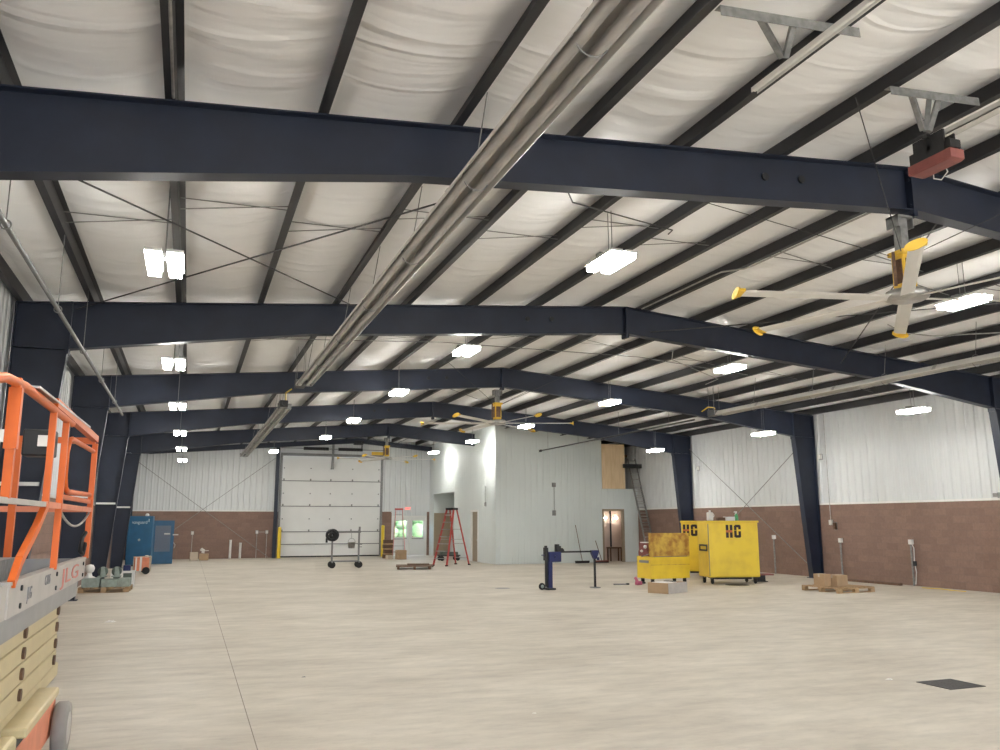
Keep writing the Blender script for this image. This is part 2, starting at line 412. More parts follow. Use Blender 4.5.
t.build('door_operator', 'black', do)
t = MB(); t.box(9.5, 10.3, yb - .12, yb - .05, 5.6, 5.78); t.build('yellow_guard', 'fan_yellow', do)

# glazed pair of walk doors at the end wall
wd = struct(MB().box(10.75, 12.80, yb + .0, yb + .12, 2.12, 2.24).build('door_2', 'white')); wd['label'] = 'pair of white walk doors with glazed upper halves in the end wall'
for x in (10.75, 11.755, 12.72):
    MB().box(x, x + .08, yb - .02, yb + .12, 0, 2.14).build('door_frame', 'white', wd)
for x0, x1 in ((10.83, 11.755), (11.835, 12.72)):
    l = MB(); l.box(x0, x1, yb + .04, yb + .085, .01, 1.02); l.box(x0, x1, yb + .04, yb + .085, 1.94, 2.12)
    l.box(x0, x0 + .13, yb + .04, yb + .085, 1.02, 1.94); l.box(x1 - .13, x1, yb + .04, yb + .085, 1.02, 1.94)
    lf = l.build('door_leaf', 'door_white', wd)
    MB().box(x0 + .13, x1 - .13, yb + .055, yb + .065, 1.02, 1.94).build('glass_lite', 'glass', lf)
    MB().box(x0 + .1, x1 - .1, yb - .02, yb + .04, .92, .98).build('push_bar', 'galv', lf)

# outside: lawn and trees seen through the lites
g = struct(MB().box(-30, 60, YB + .25, YB + 60, -.35, -.25).build('ground_outside', 'floor')); g['label'] = 'pale paved yard outside the glazed doors'
def crown(x, y, r, h, seed):
    rr = random.Random(seed); b = MB()
    for k in range(16):
        a, e = rr.uniform(0, 2 * PI), rr.uniform(-.9, 1.2); q = r * rr.uniform(.35, .8)
        c = (x + math.cos(a) * q, y + math.sin(a) * q, h + e * r * .6); s_ = r * rr.uniform(.3, .5)
        b.lathe([(s_ * max(.01, math.sin(PI * i / 6)) * rr.uniform(.85, 1.15), -s_ * math.cos(PI * i / 6)) for i in range(7)], c, 9)
    return b
for i, (x, y, r, h, lab) in enumerate(((15.6, 60, 1.25, 2.0, 'round green tree outside, seen through the glazed door beside the tan door'),
                                       (13.95, 58, 1.0, 1.55, 'round green tree outside, seen through the glazed door by the overhead door'))):
    t = thing('tree', (x, y, -.25), lab, 'tree')
    b = crown(0, 0, r, h, 5 + i); b.build('crown', 'tree', t)
    MB().cyl((0, 0, 0), (0, 0, h), .16, .1, n=10).build('trunk', 'dkwood', t)

# ------------------------------------------------------------------ office block (partition walls)
PY, PXW = 35.2, 12.95
zr = lambda x: ztop(x) + .19
OX0, OX1, OZ = 18.32, 19.42, 2.40          # doorway in the front face
LX0, LZ = 18.32, 3.42                      # loft opening
def front(x0, x1, z0, z1): return siding('y', PY, -1, x0, x1, z0, z1, pitch=.305, depth=.012, w=.06)
pf = struct(MB().box(PXW, OX0, PY + .02, PY + .14, 0, 2.4).build('wall_partition', 'grey_siding')); pf['label'] = 'tall pale grey ribbed wall of the office block'
front(PXW, OX0, 0, OZ).build('ribbed_liner', 'grey_siding', pf)
front(OX1, XR, 0, OZ).build('ribbed_liner', 'grey_siding', pf)
front(PXW, XR, OZ, LZ).build('ribbed_liner', 'grey_siding', pf)
front(PXW, LX0, LZ, zr).build('ribbed_liner', 'grey_siding', pf)
MB().box(OX1, XR, PY + .02, PY + .14, 0, OZ).build('stud_wall', 'tan_lt', pf)
MB().prism([(PXW, OZ), (XR, OZ), (XR, LZ - .02), (LX0, LZ - .02), (LX0, zr(LX0)), (PXW, zr(PXW))], 'y', PY + .02, PY + .14).build('stud_wall', 'tan_lt', pf)
t = MB(); t.box(OX0 - .03, OX0 + .05, PY - .03, PY + .16, 0, OZ + .06); t.box(OX1 - .05, OX1 + .03, PY - .03, PY + .16, 0, OZ + .06); t.box(OX0, OX1, PY - .03, PY + .16, OZ - .03, OZ + .06)
t.build('door_frame', 'tan', pf)
t = MB(); t.box(PXW - .03, PXW + .03, PY - .03, PY + .03, 0, zr(PXW)); t.build('corner_trim', 'grey_siding', pf)
ps = struct(MB().box(PXW + .16, PXW + .2, 35.4, 37.6, 0, 6).build('wall_side', 'tan_lt')); ps['label'] = 'pale grey ribbed side wall of the office block with a doorway and alcove'
def side(y0, y1, z0, z1): return siding('x', PXW, -1, y0, y1, z0, z1, pitch=.305, depth=.012, w=.06)
SD0, SD1, RC0, RC1, RZ = 37.65, 38.72, 41.5, 45.5, 3.42
ztp = zr(PXW)
side(PY, SD0, 0, ztp).build('ribbed_liner', 'grey_siding', ps)
side(SD0, SD1, 2.38, ztp).build('ribbed_liner', 'grey_siding', ps)
side(SD1, RC0, 0, ztp).build('ribbed_liner', 'grey_siding', ps)
side(RC0, RC1, RZ, ztp).build('ribbed_liner', 'grey_siding', ps)
side(RC1, YB, 0, ztp).build('ribbed_liner', 'grey_siding', ps)
t = MB(); t.box(PXW - .03, PXW + .14, SD0 - .03, SD0 + .05, 0, 2.44); t.box(PXW - .03, PXW + .14, SD1 - .05, SD1 + .03, 0, 2.44); t.box(PXW - .03, PXW + .14, SD0, SD1, 2.35, 2.44)
t.build('door_frame', 'white', ps)
MB().box(PXW + .06, PXW + .1, SD0 + .05, SD1 - .05, .01, 2.36).build('door_leaf', 'tan', ps)
t = MB(); t.cyl((PXW + .06, SD0 + .13, 1.02), (PXW - .03, SD0 + .13, 1.02), .03, n=10); t.build('door_knob', 'galv', ps)
# alcove
t = MB(); t.box(14.2, 14.25, RC0, RC1, 0, RZ); t.box(PXW + .01, 14.25, RC1, RC1 + .04, 0, RZ); t.box(PXW + .01, 14.25, RC0 - .04, RC0, 0, RZ); t.box(PXW + .01, 14.25, RC0, RC1, RZ, RZ + .04)
t.build('alcove_liner', 'grey_siding', ps)
dd = struct(MB().box(PXW + .05, 13.95, RC1 - .07, RC1 - .02, .01, 2.36).build('door_3', 'tan')); dd['label'] = 'tan flush door in the alcove of the grey side wall'
# loft floor and things behind the openings
lf = struct(MB().box(14.4, XR, PY + .15, YB - .02, LZ - .22, LZ - .02).build('floor_loft', 'ply')); lf['label'] = 'plywood loft floor over the office block'
iw = struct(MB().box(13.2, 20.15, 36.35, 36.45, 0, 3.15).build('wall_inner', 'tan_lt')); iw['label'] = 'tan inner wall seen through the open office doorway'
pl = MB().box(18.30, 19.54, PY - .05, PY - .032, 3.41, ztop(19.54) - .03).build('plywood_sheet', 'ply')
tag(pl, 'tall plywood sheet covering the loft opening beside the ladder', 'plywood')
jo = struct(MB().box(19.6, 20.15, 36.0, 36.1, 5.0, 5.12).build('trim_1', 'dkwood')); jo['label'] = 'dark loft framing above the extension ladder'
MB().box(19.6, 20.15, 36.9, 37.0, 4.7, 4.82).build('loft_joist', 'dkwood', jo)
MB().box(19.3, 19.4, 36.0, 36.1, LZ, 5.6).build('loft_post', 'dkwood', jo)
bench = thing('wooden_bench', (19.38, 36.1, 0), 'small dark wooden bench inside the office doorway', 'bench')
MB().box(-.33, .33, -.2, .2, .60, .66).build('bench_top', 'dkwood', bench)
for x in (-.31, .26):
    for y in (-.17, .12): MB().box(x, x + .05, y, y + .05, 0, .60).build('leg', 'dkwood', bench)
pp = MB(); pp.tube([(19.30, 36.29, .67), (19.30, 36.29, 2.95)], .045); tag(pp.build('drain_pipe', 'black'), 'black vertical pipe above the bench inside the office doorway', 'pipe')
for i, x in enumerate((18.98, 19.55)):
    bl = thing('wall_bulb', (x, 36.34, 2.05), ('bare glowing bulb inside the office doorway, beside the door jamb', 'bare glowing bulb inside the office doorway, past the black pipe')[i], 'bulb')
    MB().cyl((0, 0, 0), (0, -.06, 0), .06, n=12).build('lamp_holder', 'off_white', bl)
    MB().lathe([(.005, -.20), (.05, -.17), (.06, -.13), (.03, -.06)], (0, 0, 0), 12, 'y').build('bulb', 'bulb', bl)

# ------------------------------------------------------------------ steel frames
def half_rafter(sg, thin=False):
    dmax = XP - XL if sg < 0 else XR - XP
    def bz(d): return (ztop(XP + sg * d) - .26) if thin else zbot(d)
    ds = [0, 6.75, 10.73] if not thin else [0, 10.73]
    web = MB()
    top = [(XP, ztop(XP) - .015), (XP + sg * dmax, ztop(XP + sg * dmax) - .015)]
    bot = [(XP + sg * d, bz(d) + .014) for d in reversed(ds)]
    knee = [(XP + sg * dmax, bz(10.73) + .014)]
    web.prism(top + knee + bot, 'y', -.006, .006)
    h = .10
    a, b = (XP, ztop(XP)), (XP + sg * dmax, ztop(XP + sg * dmax))
    web.prism([a, b, (b[0], b[1] - .016), (a[0], a[1] - .016)], 'y', -h, h)
    for d0, d1 in zip(ds, ds[1:]):
        a, b = (XP + sg * d0, bz(d0)), (XP + sg * d1, bz(d1))
        web.prism([a, b, (b[0], b[1] + .016), (a[0], a[1] + .016)], 'y', -h, h)
    return web
def make_column(sg):
    xo = XL if sg < 0 else XR
    w = MB(); kx, bx = -sg * .84, -sg * .44
    w.prism([(xo, .02), (xo + bx, .02), (xo + kx, 4.77), (xo, 4.77)], 'y', -.006, .006)
    w.prism([(xo, .02), (xo - sg * .016, .02), (xo - sg * .016, ztop(xo) - .02), (xo, ztop(xo) - .02)], 'y', -.11, .11)
    w.prism([(xo + bx, .02), (xo + bx + sg * .018, .02), (xo + kx + sg * .018, 4.765), (xo + kx, 4.765)], 'y', -.11, .11)
    w.box(min(xo, xo + kx), max(xo, xo + kx), -.11, .11, 4.75, 4.766)
    return w
def make_frame():
    f = thing('steel_frame', (0, F[0], 0), '', 'frame', kind='thing')
    for sg in (-1, 1):
        half_rafter(sg).build('rafter', 'steel', f)
        c = make_column(sg).build('column', 'steel', f)
        xo = XL if sg < 0 else XR
        MB().box(min(xo, xo - sg * .5), max(xo, xo - sg * .5), -.15, .15, 0, .02).build('base_plate', 'steel', c)
        xk = xo - sg * .84
        MB().box(xk - .014, xk + .014, -.11, .11, 4.68, ztop(xk) + .0).build('end_plate', 'steel', f)
        if sg < 0:
            MB().box(xo + .02, xo + .60, -.12, -.02, 2.465, 2.525).build('sill_cap', 'white', c)
    p = MB(); p.box(XP - .03, XP + .03, -.11, .11, 5.79, 6.475)
    for dz in (5.83, 5.95, 6.3, 6.4):
        for y in (-.07, .07): p.cyl((XP - .05, y, dz), (XP + .05, y, dz), .016, n=6)
    p.build('splice_plate', 'steel', f)
    for x in (XP - 2.3, XP - 1.75):
        MB().cyl((x, -.03, ztop(x) - .26), (x, .03, ztop(x) - .26), .05, n=10).build('web_plate', 'black', f)
    return f
fr0 = make_frame()
ords = ['first', 'second', 'third', 'fourth', 'fifth']
labs = ['huge dark steel frame crossing above, the deepest and lowest over the tube heater',
        'dark steel roof frame whose column stands just behind the orange lift',
        'dark steel roof frame whose column stands behind the pallet with two cartons',
        'dark steel roof frame whose column rises behind the yellow job boxes',
        'dark steel roof frame running into the grey office block wall']
for i in range(5):
    f = fr0 if i == 0 else copy_tree(fr0)
    f.location = (0, F[i], 0); f['label'] = labs[i]; f['group'] = 'dark steel roof frames'
ef = thing('end_frame', (0, F[5], 0), 'shallow dark steel end frame against the wall of the overhead door', 'frame', kind='thing')
for sg in (-1, 1): half_rafter(sg, True).build('rafter', 'steel', ef)
for x, z1 in ((4.34, zbot), (XL + .16, zbot)):
    zz = ztop(x) - .28
    c = MB(); c.box(x - .085, x + .085, -.15, -.135, 0, zz); c.box(x - .085, x + .085, .12, .135, 0, zz); c.box(x - .008, x + .008, -.14, .13, 0, zz)
    c.build('post', 'steel', ef)

# ------------------------------------------------------------------ purlins
def purlin_mesh(h=.225):
    b = MB(); L0, L1 = Y0 + .02, YB - .03
    b.box(-.004, .004, L0, L1, .002, h); b.box(-.088, .004, L0, L1, .002, .009); b.box(-.088, -.081, L0, L1, .009, .03)
    b.box(-.004, .07, L0, L1, h - .006, h); return b
pu0 = None
nth = ['first', 'second', 'third', 'fourth', 'fifth', 'sixth', 'seventh', 'eighth']
for i, x in enumerate(PX):
    if pu0 is None: o = pu0 = purlin_mesh().build('roof_purlin', 'purlin')
    else: o = pu0.copy(); col.objects.link(o)
    o.location = (x, 0, ztop(x) + .012)
    side_ = 'lift-side' if i < 8 else 'job-box-side'
    tag(o, f'dark roof purlin on the {side_} slope, {nth[i % 8]} one down from the ridge', 'purlin', f'roof purlins on the {side_} slope', 'thing')
for x, lab in ((XL + .06, 'dark eave strut along the top of the wall behind the lift'), (XR - .06, 'dark eave strut along the top of the wall by the yellow boxes')):
    b = MB(); b.box(-.05, .05, Y0, YB - .03, 0, .215); o = b.build('eave_strut', 'purlin'); o.location = (x, 0, ztop(x) + .012); tag(o, lab, 'strut', kind='thing')

# purlin bridging: crossed thin angles between neighbouring purlins at mid bay, one thing per crossed pair
bays = [(F[i] + F[i + 1]) / 2 for i in range(4)]
def bridge(x0, x1, y, lab):
    t = thing('purlin_bridging', ((x0 + x1) / 2, y, ztop((x0 + x1) / 2)), lab, 'brace', group='crossed purlin bridging')
    d = (x1 - x0) / 2 - .014; za, zb_ = ztop(x0) - ztop((x0 + x1) / 2), ztop(x1) - ztop((x0 + x1) / 2)
    MB().bar((-d, -.06, za + .18), (d, -.06, zb_ + .075), .03, .004).build('brace_bar', 'galv_dull', t)
    MB().bar((-d, .06, za + .075), (d, .06, zb_ + .18), .03, .004).build('brace_bar', 'galv_dull', t)
srt = sorted(PX)
bn = ['first to second frame', 'second to third frame', 'third to fourth frame', 'fourth to fifth frame']
for bi, y in enumerate(bays[:3]):
    for k in range(len(srt) - 1):
        x0, x1 = srt[k], srt[k + 1]
        if x1 - x0 < 1.3: continue
        if bi >= 1 and (k % 2): continue
        n_ = (nth[k] + ' gap from lift-side eave') if k < 7 else (nth[14 - k] + ' gap from brick-side eave')
        bridge(x0, x1, y + (-.9 if k % 2 else -.2), f'thin crossed braces, {n_}, {bn[bi]}')

# rod bracing under the roof in the first bay, and on two walls
def cable(a, b, r, lab, name='brace_rod', group=None, m='cable', cat='rod'):
    o = MB().cyl(a, b, r, n=6).build(name, m, origin=a); return tag(o, lab, cat, group)
cable((-1.45, F[0] + .13, 5.05), (2.95, F[1] - .13, 5.85), .011, 'thin dark roof brace rod crossing in front of the light by the lift')
cable((2.55, F[0] + .13, 5.30), (-2.0, F[1] - .13, 5.45), .011, 'thin dark roof brace rod rising from behind the tube heater to the second frame')
cable((14.6, F[0] + .13, 5.5), (9.2, F[1] - .13, 5.95), .011, 'thin dark roof brace rod passing under the yellow tipped fan')
cable((9.4, F[0] + .13, 6.0), (14.4, F[1] - .13, 5.6), .011, 'thin dark roof brace rod crossing the slope past the fan hub')
xw = XR - .09
cable((xw, F[3] - .15, 4.95), (xw, F[2] + .25, .25), .014, 'diagonal wall brace rod falling behind the yellow job boxes', m='galv_dull')
cable((xw - .03, F[2] + .15, 4.75), (xw - .03, F[3] - .3, .25), .014, 'diagonal wall brace rod rising toward the column by the cartons pallet', m='galv_dull')
cable((XL + .3, YB - .12, 4.95), (4.1, YB - .12, .03), .014, 'diagonal brace rod on the end wall, upper end above the blue cabinets', m='galv_dull')
cable((4.25, YB - .16, 5.3), (XL + .4, YB - .16, .04), .014, 'diagonal brace rod on the end wall, upper end beside the overhead door', m='galv_dull')

# ------------------------------------------------------------------ LED high bay lights
def make_light():
    t = thing('high_bay_light', (0, 0, 0), '', 'light')
    for x in (-.115, .115):
        b = MB(); b.box(x - .09, x + .09, -.40, .40, .03, .065); b.build('lamp_housing', 'white', t)
        b = MB(); b.box(x - .068, x + .068, -.375, .375, -.045, .03); b.build('lens', 'lens', t)
    b = MB(); b.box(-.2, .2, -.06, .06, .065, .115); b.build('driver_box', 'galv_dull', t)
    for y in (-.05, .05):
        h = MB(); h.cyl((0, y, 0), (0, y, 1.0), .006, n=6); h.build('hanger_cable', 'galv_dull', t, loc=(0, 0, .115))
    return t
L0 = make_light(); used = False
rows = [(-.43, 4.79, 'row over the lift-side wall', (-2, -1, 0, 1, 2, 3, 4, 5)), (5.33, 5.46, 'row beyond the tube heater', (-2, -1, 0, 1, 2, 3, 4, 5)),
        (12.0, 5.50, 'row past the ridge before the office block', (-2, -1, 0, 1, 2, 3, 4, 5)), (17.7, 4.74, 'row along the brick wall by the yellow boxes', (-2, -1, 0, 1, 2, 3))]
LY = {-2: -3.1, -1: 3.2, 0: 9.83, 1: 16.31, 2: 22.42, 3: 29.27, 4: 35.75, 5: 42.23}
for x, z, rl, ks in rows:
    for k in ks:
        if not used: o = L0; used = True
        else: o = copy_tree(L0)
        o.location = (x, LY[k], z)
        if k == 5 and x == 5.33: o.location = (3.78, LY[k], 5.33)
        up = ztop(o.location.x) - o.location.z + (.0 if o.location.x != 3.78 else .0)
        o['label'] = f'glowing twin-panel light, {rl}, {["one", "two"][k + 2] + " behind the viewer" if k < 0 else nth[k] + " from the front"}'
        o['group'] = 'twin-panel high bay lights, ' + rl
        for c in o.children:
            if c.name.startswith('hanger'): c.scale = (1, 1, up - .115)

# ------------------------------------------------------------------ radiant tube heaters
def heater(x, y0, y1, z, lab, end_box=True):
    t = thing('tube_heater', (x, y0, z), lab, 'heater', group='hanging radiant tube heaters')
    L = y1 - y0
    b = MB(); b.closed = False
    prof = [(-.20, -.02), (-.185, -.035), (-.165, .02), (-.10, .09), (-.03, .10), (0, .055), (.03, .10), (.10, .09), (.165, .02), (.185, -.035), (.20, -.02)]
    b.strip(prof, 'y', 0, L); ro = b.build('reflector', 'alum', t)
    sm = ro.modifiers.new('thick', 'SOLIDIFY'); sm.thickness = .004
    for k in range(1, int(L / 3.0) + 1):
        s_ = MB(); y = k * 3.0
        s_.strip([(p[0] * 1.02, p[1] + .004) for p in prof], 'y', y - .05, y + .05)
        s_.closed = False; so = s_.build('seam_band', 'galv', t)
    for dx in (-.09, .09):
        MB().cyl((dx, -.02, .0), (dx, L + .02, .0), .048, n=14).build('emitter_tube', 'tube', t)
    k = .9
    while k < L - .3:
        h = MB(); h.torus((0, k, .02), .13, .006, 'y', 20, 6)
        h.cyl((0, k, .15), (.11, k, ztop(x) - z + .0), .006, n=6)
        h.build('hanger', 'galv_dull', t); k += 2.4
    for y in (-.03, L + .0):
        MB().box(-.19, .19, y, y + .03, -.045, .11).build('end_cap', 'galv_dull', t)
    if end_box:
        yy = L + .05 if end_box > 0 else -.45
        bb = MB(); bb.box(-.17, .05, yy, yy + .38, -.04, .14); bb.cyl((-.06, yy - .05, .05), (-.06, yy + .02, .05), .05, n=12)
        bb.build('burner_box', 'black', t)
        c = MB(); c.tube([(0, yy + .2, .14), (.1, yy + .4, .25), (.15, yy + .8, .32), (.05, yy + 1.0, .2)] if end_box > 0 else [(0, yy + .1, .14), (-.05, yy - .3, .3), (.05, yy - .7, .35)], .018)
        c.build('gas_hose', 'yellow', t)
        h = MB(); 
        for dx, dy in ((-.15, .05), (-.15, .33), (.03, .05), (.03, .33)): h.cyl((dx, yy + dy, .14), (dx, yy + dy, ztop(x) - z), .005, n=6)
        h.build('burner_hanger', 'galv_dull', t)
    return t
heater(2.34, 1.2, 19.35, 5.05, 'long silver tube heater hanging across the ceiling above the open floor')
heater(2.34, 23.6, 41.8, 5.05, 'silver tube heater ending near the overhead door, second in line', -1)
heater(14.96, 4.0, 20.9, 5.10, 'long silver tube heater hanging above the yellow boxes near the brick wall')
gp = thing('gas_pipe', (14.96, 22.3, 5.08), 'thin dark pipe hanging ahead of the grey office wall, capped end', 'pipe')
MB().cyl((0, 0, 0), (0, 12.4, 0), .028, n=8).build('pipe_run', 'cable', gp)
MB().cyl((0, 12.36, 0), (0, 12.5, 0), .055, n=10).build('pipe_cap', 'black', gp)
for y in (1.5, 5, 8.5, 11.6): MB().cyl((0, y, 0), (0, y, ztop(14.96) - 5.08), .006, n=6).build('hanger', 'galv_dull', gp)
gp = thing('gas_pipe', (-1.75, 2.0, 4.6), 'thin grey pipe hanging along the wall over the orange lift', 'pipe')
MB().cyl((0, 0, 0), (0, 21.1, 0), .028, n=10).build('pipe_run', 'tube_dark', gp)
for y in (3, 6.4, 9.7, 12.5, 15.5, 18.6):
    h = MB(); h.cyl((0, y, .03), (0, y, ztop(-1.75) - 4.6 - .0), .006, n=6); h.torus((0, y, 0), .045, .007, 'y', 14, 6); h.build('hanger', 'galv_dull', gp)

# conduits fixed to purlins
def conduit(pts, r, lab, m='galv', name='conduit'):
    return tag(MB().tube(pts, r, 8).build(name, m, origin=pts[0]), lab, 'conduit')
x9, z9 = 9.22, ztop(9.25) - .03
conduit([(x9, 8.1, z9), (x9, 11.6, z9), (x9 - .03, 11.9, z9 - .0), (x9 - .28, 12.25, z9 + .01), (x9 - .30, 12.5, z9 + .01), (x9 - .30, 15.1, z9 + .01)], .016, 'thin bright conduit along the ridge purlin with a small jog')
conduit([(-.36, -2, 5.70), (-.36, 7.55, 5.70)], .014, 'thin bright conduit along the lift-side purlin overhead')
conduit([(3.9, 8.4, 5.98), (4.5, 9.3, 6.03), (6.6, 10.2, 6.22), (6.65, 10.4, 6.23)], .010, 'thin dark cable run between purlins above a twin-panel light', 'cable')
conduit([(XL + .7, 17.4, 5.45), (5.2, 17.8, 5.95), (10.6, 18.2, 6.05), (14.2, 18.5, 5.85)], .010, 'long thin grey cable strung across purlins behind the second frame', 'galv_dull')
conduit([(11.0, 17.2, 6.05), (11.6, 18.2, 6.05), (14.0, 19.6, 5.9), (14.2, 20.5, 5.9)], .012, 'thin bright cable on the job-box slope near the second frame', 'galv')
conduit([(13.2, 12.6, 5.85), (14.2, 13.1, 5.85), (14.9, 13.0, 5.83), (16.4, 11.2, 5.70)], .012, 'thin bright cable looping beside the long silver heater', 'galv')

# hanging strut channel with bracket, reel with bracket
def angle_bracket(x0, x1, y, legs, foot, lab):
    zc = ztop((x0 + x1) / 2)
    t = thing('angle_bracket', (x0, y, zc), lab, 'bracket')
    b = MB(); za, zb_ = ztop(x0) - zc - .01, ztop(x1) - zc - .01
    b.bar((0, 0, za), (x1 - x0, 0, zb_), .08, .006); b.bar((0, -.04, za - .045), (x1 - x0, -.04, zb_ - .045), .006, .09)
    b.build('cross_angle', 'galv_dull', t)
    for lx, fx in legs:
        zz = za + (zb_ - za) * lx / (x1 - x0)
        MB().bar((lx, 0, zz - .02), (fx, foot[0] - y, foot[1] - zc), .05, .05).build('leg', 'galv_dull', t)
    return t
angle_bracket(3.85, 5.32, 5.15, ((.42, .80), (.78, .84)), (5.35, 5.91), 'galvanised angle bracket between purlins, two legs meeting over the bright channel')
angle_bracket(6.5, 7.75, 5.95, ((.32, .50), (.58, .54), (.72, .58)), (6.0, 5.93), 'galvanised angle bracket between purlins holding the red and black reel')
sc = MB(); sc.closed = True
sc.box(-.035, .035, 0, 6.2, .04, .046); sc.box(-.035, -.029, 0, 6.2, 0, .04); sc.box(.029, .035, 0, 6.2, 0, .04); sc.box(-.012, .012, 0, 6.2, .012, .03)
o = sc.build('strut_channel', 'off_white'); o.location = (4.70, -.4, 5.81); tag(o, 'bright metal channel hanging under purlins, ending at the angle bracket', 'channel')
sc = MB(); sc.box(-.06, .06, 0, 7.0, 0, .012); sc.box(-.06, -.05, 0, 7.0, 0, .06); sc.box(.05, .06, 0, 7.0, 0, .06); sc.cyl((0, 0, .035), (0, 7.0, .035), .035, n=10)
o = sc.build('silver_tube', 'alum'); o.location = (7.12, -1.0, 5.80); tag(o, 'silver tube running to the red and black reel below the ridge', 'tube')
rl = thing('cable_reel', (6.94, 5.84, 5.42), 'black hoist reel with dull red bottom casing hanging before the first frame', 'reel')
b = MB(); b.box(-.16, .16, -.42, .42, .02, .16); b.prism([(-.42, .02), (.42, .02), (.34, .0), (-.34, .0)], 'x', -.16, .16); b.build('casing', 'red_box', rl, .01)
b = MB(); b.torus((0, .0, .30), .13, .05, 'x', 18, 8); b.torus((.08, .22, .29), .10, .045, 'x', 18, 8); b.cyl((-.14, 0, .30), (.16, 0, .30), .05, n=12); b.cyl((-.1, -.30, .26), (.14, -.30, .26), .09, n=12)
b.box(-.12, .12, -.40, -.2, .18, .30); b.box(-.10, .13, .26, .42, .18, .34); b.build('drum', 'black', rl)
b = MB(); b.box(-.14, -.10, -.3, .3, .16, .48); b.box(.10, .14, -.3, .3, .16, .44); b.box(-.2, .14, -.05, .05, .44, .49); b.build('bracket', 'black', rl)
b = MB(); b.tube([(.18, .2, .1), (.3, .3, .0), (.42, .25, -.02), (.40, .1, .05), (.25, .02, .08)], .010); b.build('cord', 'off_white', rl)

rl.scale = (.58, .62, .72)

# ------------------------------------------------------------------ big fans
def fan(x, y, zhub, a0, zmount, lab, R_=2.32):
    t = thing('ceiling_fan', (x, y, zhub), lab, 'fan', group='large six-blade ceiling fans')
    H = zmount - zhub
    b = MB(); b.box(-.13, .13, -.10, .10, H - .03, H); b.box(-.13, -.11, -.10, .10, H - .16, H); b.box(.11, .13, -.10, .10, H - .16, H); b.box(-.06, .06, -.06, .06, .62, H - .02)
    b.build('mounting_bracket', 'galv_dull', t)
    b = MB(); b.box(-.10, .10, -.10, .10, .12, .60); b.box(-.13, .13, -.13, .13, .56, .62); b.build('motor_housing', 'fan_yellow', t, .01)
    b = MB(); b.box(-.07, .07, -.112, -.10, .18, .50); b.box(-.112, -.10, -.07, .07, .18, .50); b.cyl((-.16, 0, .15), (-.16, 0, .6), .02, n=8); b.build('motor_cover', 'dkwood', t)
    b = MB(); b.lathe([(.001, .10), (.24, .09), (.27, .05), (.27, .0), (.22, -.03), (.001, -.035)], (0, 0, 0), 24); b.build('hub', 'galv', t)
    for k in range(6):
        a = R(a0 + 60 * k); T = Matrix.Rotation(a, 4, 'Z')
        b = MB(); tw = Matrix.Rotation(R(10), 4, 'X')
        prof = [(-.085, -.004), (-.03, .012), (.04, .016), (.085, .004), (.04, -.006), (-.03, -.006)]
        b.prism(prof, 'x', .2, R_ - .06, T @ tw); bo = b.build('blade', 'fan_white', t)
        w = MB(); w.prism([(.115 * math.cos(2 * PI * q / 14) - .01, .055 * math.sin(2 * PI * q / 14) + .03 * math.cos(2 * PI * q / 14)) for q in range(14)], 'x', R_ - .055, R_ - .035, T)
        w.box(R_ - .13, R_ - .05, -.10, .10, -.014, .018, T @ tw)
        w.build('winglet', 'fan_yellow', bo)
    for sx, sy in ((1, .5), (-1, .5), (1, -.5), (-1, -.5)):
        MB().cyl((sx * .06, sy * .1, .55), (sx * 2.1, sy * 3.0, ztop(x + 2.1) - zhub + .0), .006, n=5).build('guy_wire', 'cable', t)
    return t
fan(8.47, F[0], 4.70, 46, 5.79, 'huge yellow tipped ceiling fan hanging from the first frame')
fan(8.50, F[2], 4.78, 40, 5.79, 'yellow tipped ceiling fan hanging from the third frame, before the grey wall')
fan(8.58, F[4], 4.80, 52, 5.79, 'small looking yellow tipped fan over the overhead door corner')

# ------------------------------------------------------------------ scissor lift
sl = thing('scissor_lift', (-1.35, 5.0, 0), 'orange and cream scissor lift with raised guard rails, standing by the wall', 'lift')
def W(p): return (p[0] + 1.35, p[1] - 5.0, p[2])
def lbar(b, a, c, w, h=None): return b.bar(W(a), W(c), w, h)
def lcyl(b, a, c, r, n=12): return b.cyl(W(a), W(c), r, n=n)
def lbox(b, x0, x1, y0, y1, z0, z1): return b.box(x0 + 1.35, x1 + 1.35, y0 - 5, y1 - 5, z0, z1)
X1, X0_, YN, YF = -.75, -1.90, 1.6, 7.46
b = MB(); lbox(b, X0_ + .06, X1 - .04, YN, 7.42, 1.315, 1.46); b.build('platform', 'lift_grey_dk', sl)
b = MB(); lbox(b, X1 - .012, X1, 4.42, YF, 1.445, 1.60); lbox(b, X1 - .05, X1 + .006, 4.42, YF, 1.595, 1.61)
tb = b.build('toe_board', 'lift_grey', sl)
for y in (4.72, 5.9, 7.3):
    for z in (1.48, 1.565): lcyl(MB(), (X1 - .005, y, z), (X1 + .008, y, z), .014, 8).build('bolt', 'black', tb)
rx = (R(90), 0, R(90))
text('lettering', 'JLG', .09, 'text_dark', tb, W((X1 + .002, 4.97, 1.52)), rx)
text('lettering', 'CAB5', .08, 'text_dark', tb, W((X1 + .002, 5.55, 1.55)), rx)
text('lettering', 'JLG', .14, 'text_red', tb, W((X1 + .002, 6.60, 1.525)), rx, sx=4.4)
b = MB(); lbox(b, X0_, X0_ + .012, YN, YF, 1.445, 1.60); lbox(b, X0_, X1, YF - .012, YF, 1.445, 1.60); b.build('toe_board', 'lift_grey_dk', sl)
b = MB(); lbox(b, X1 - .012, X1 - .004, YN, 4.40, 1.445, 1.60); b.build('toe_board', 'lift_grey', sl)
ZT, ZM = 2.535, 1.985
def rail(b, a, c): return lbar(b, a, c, .042, .05)
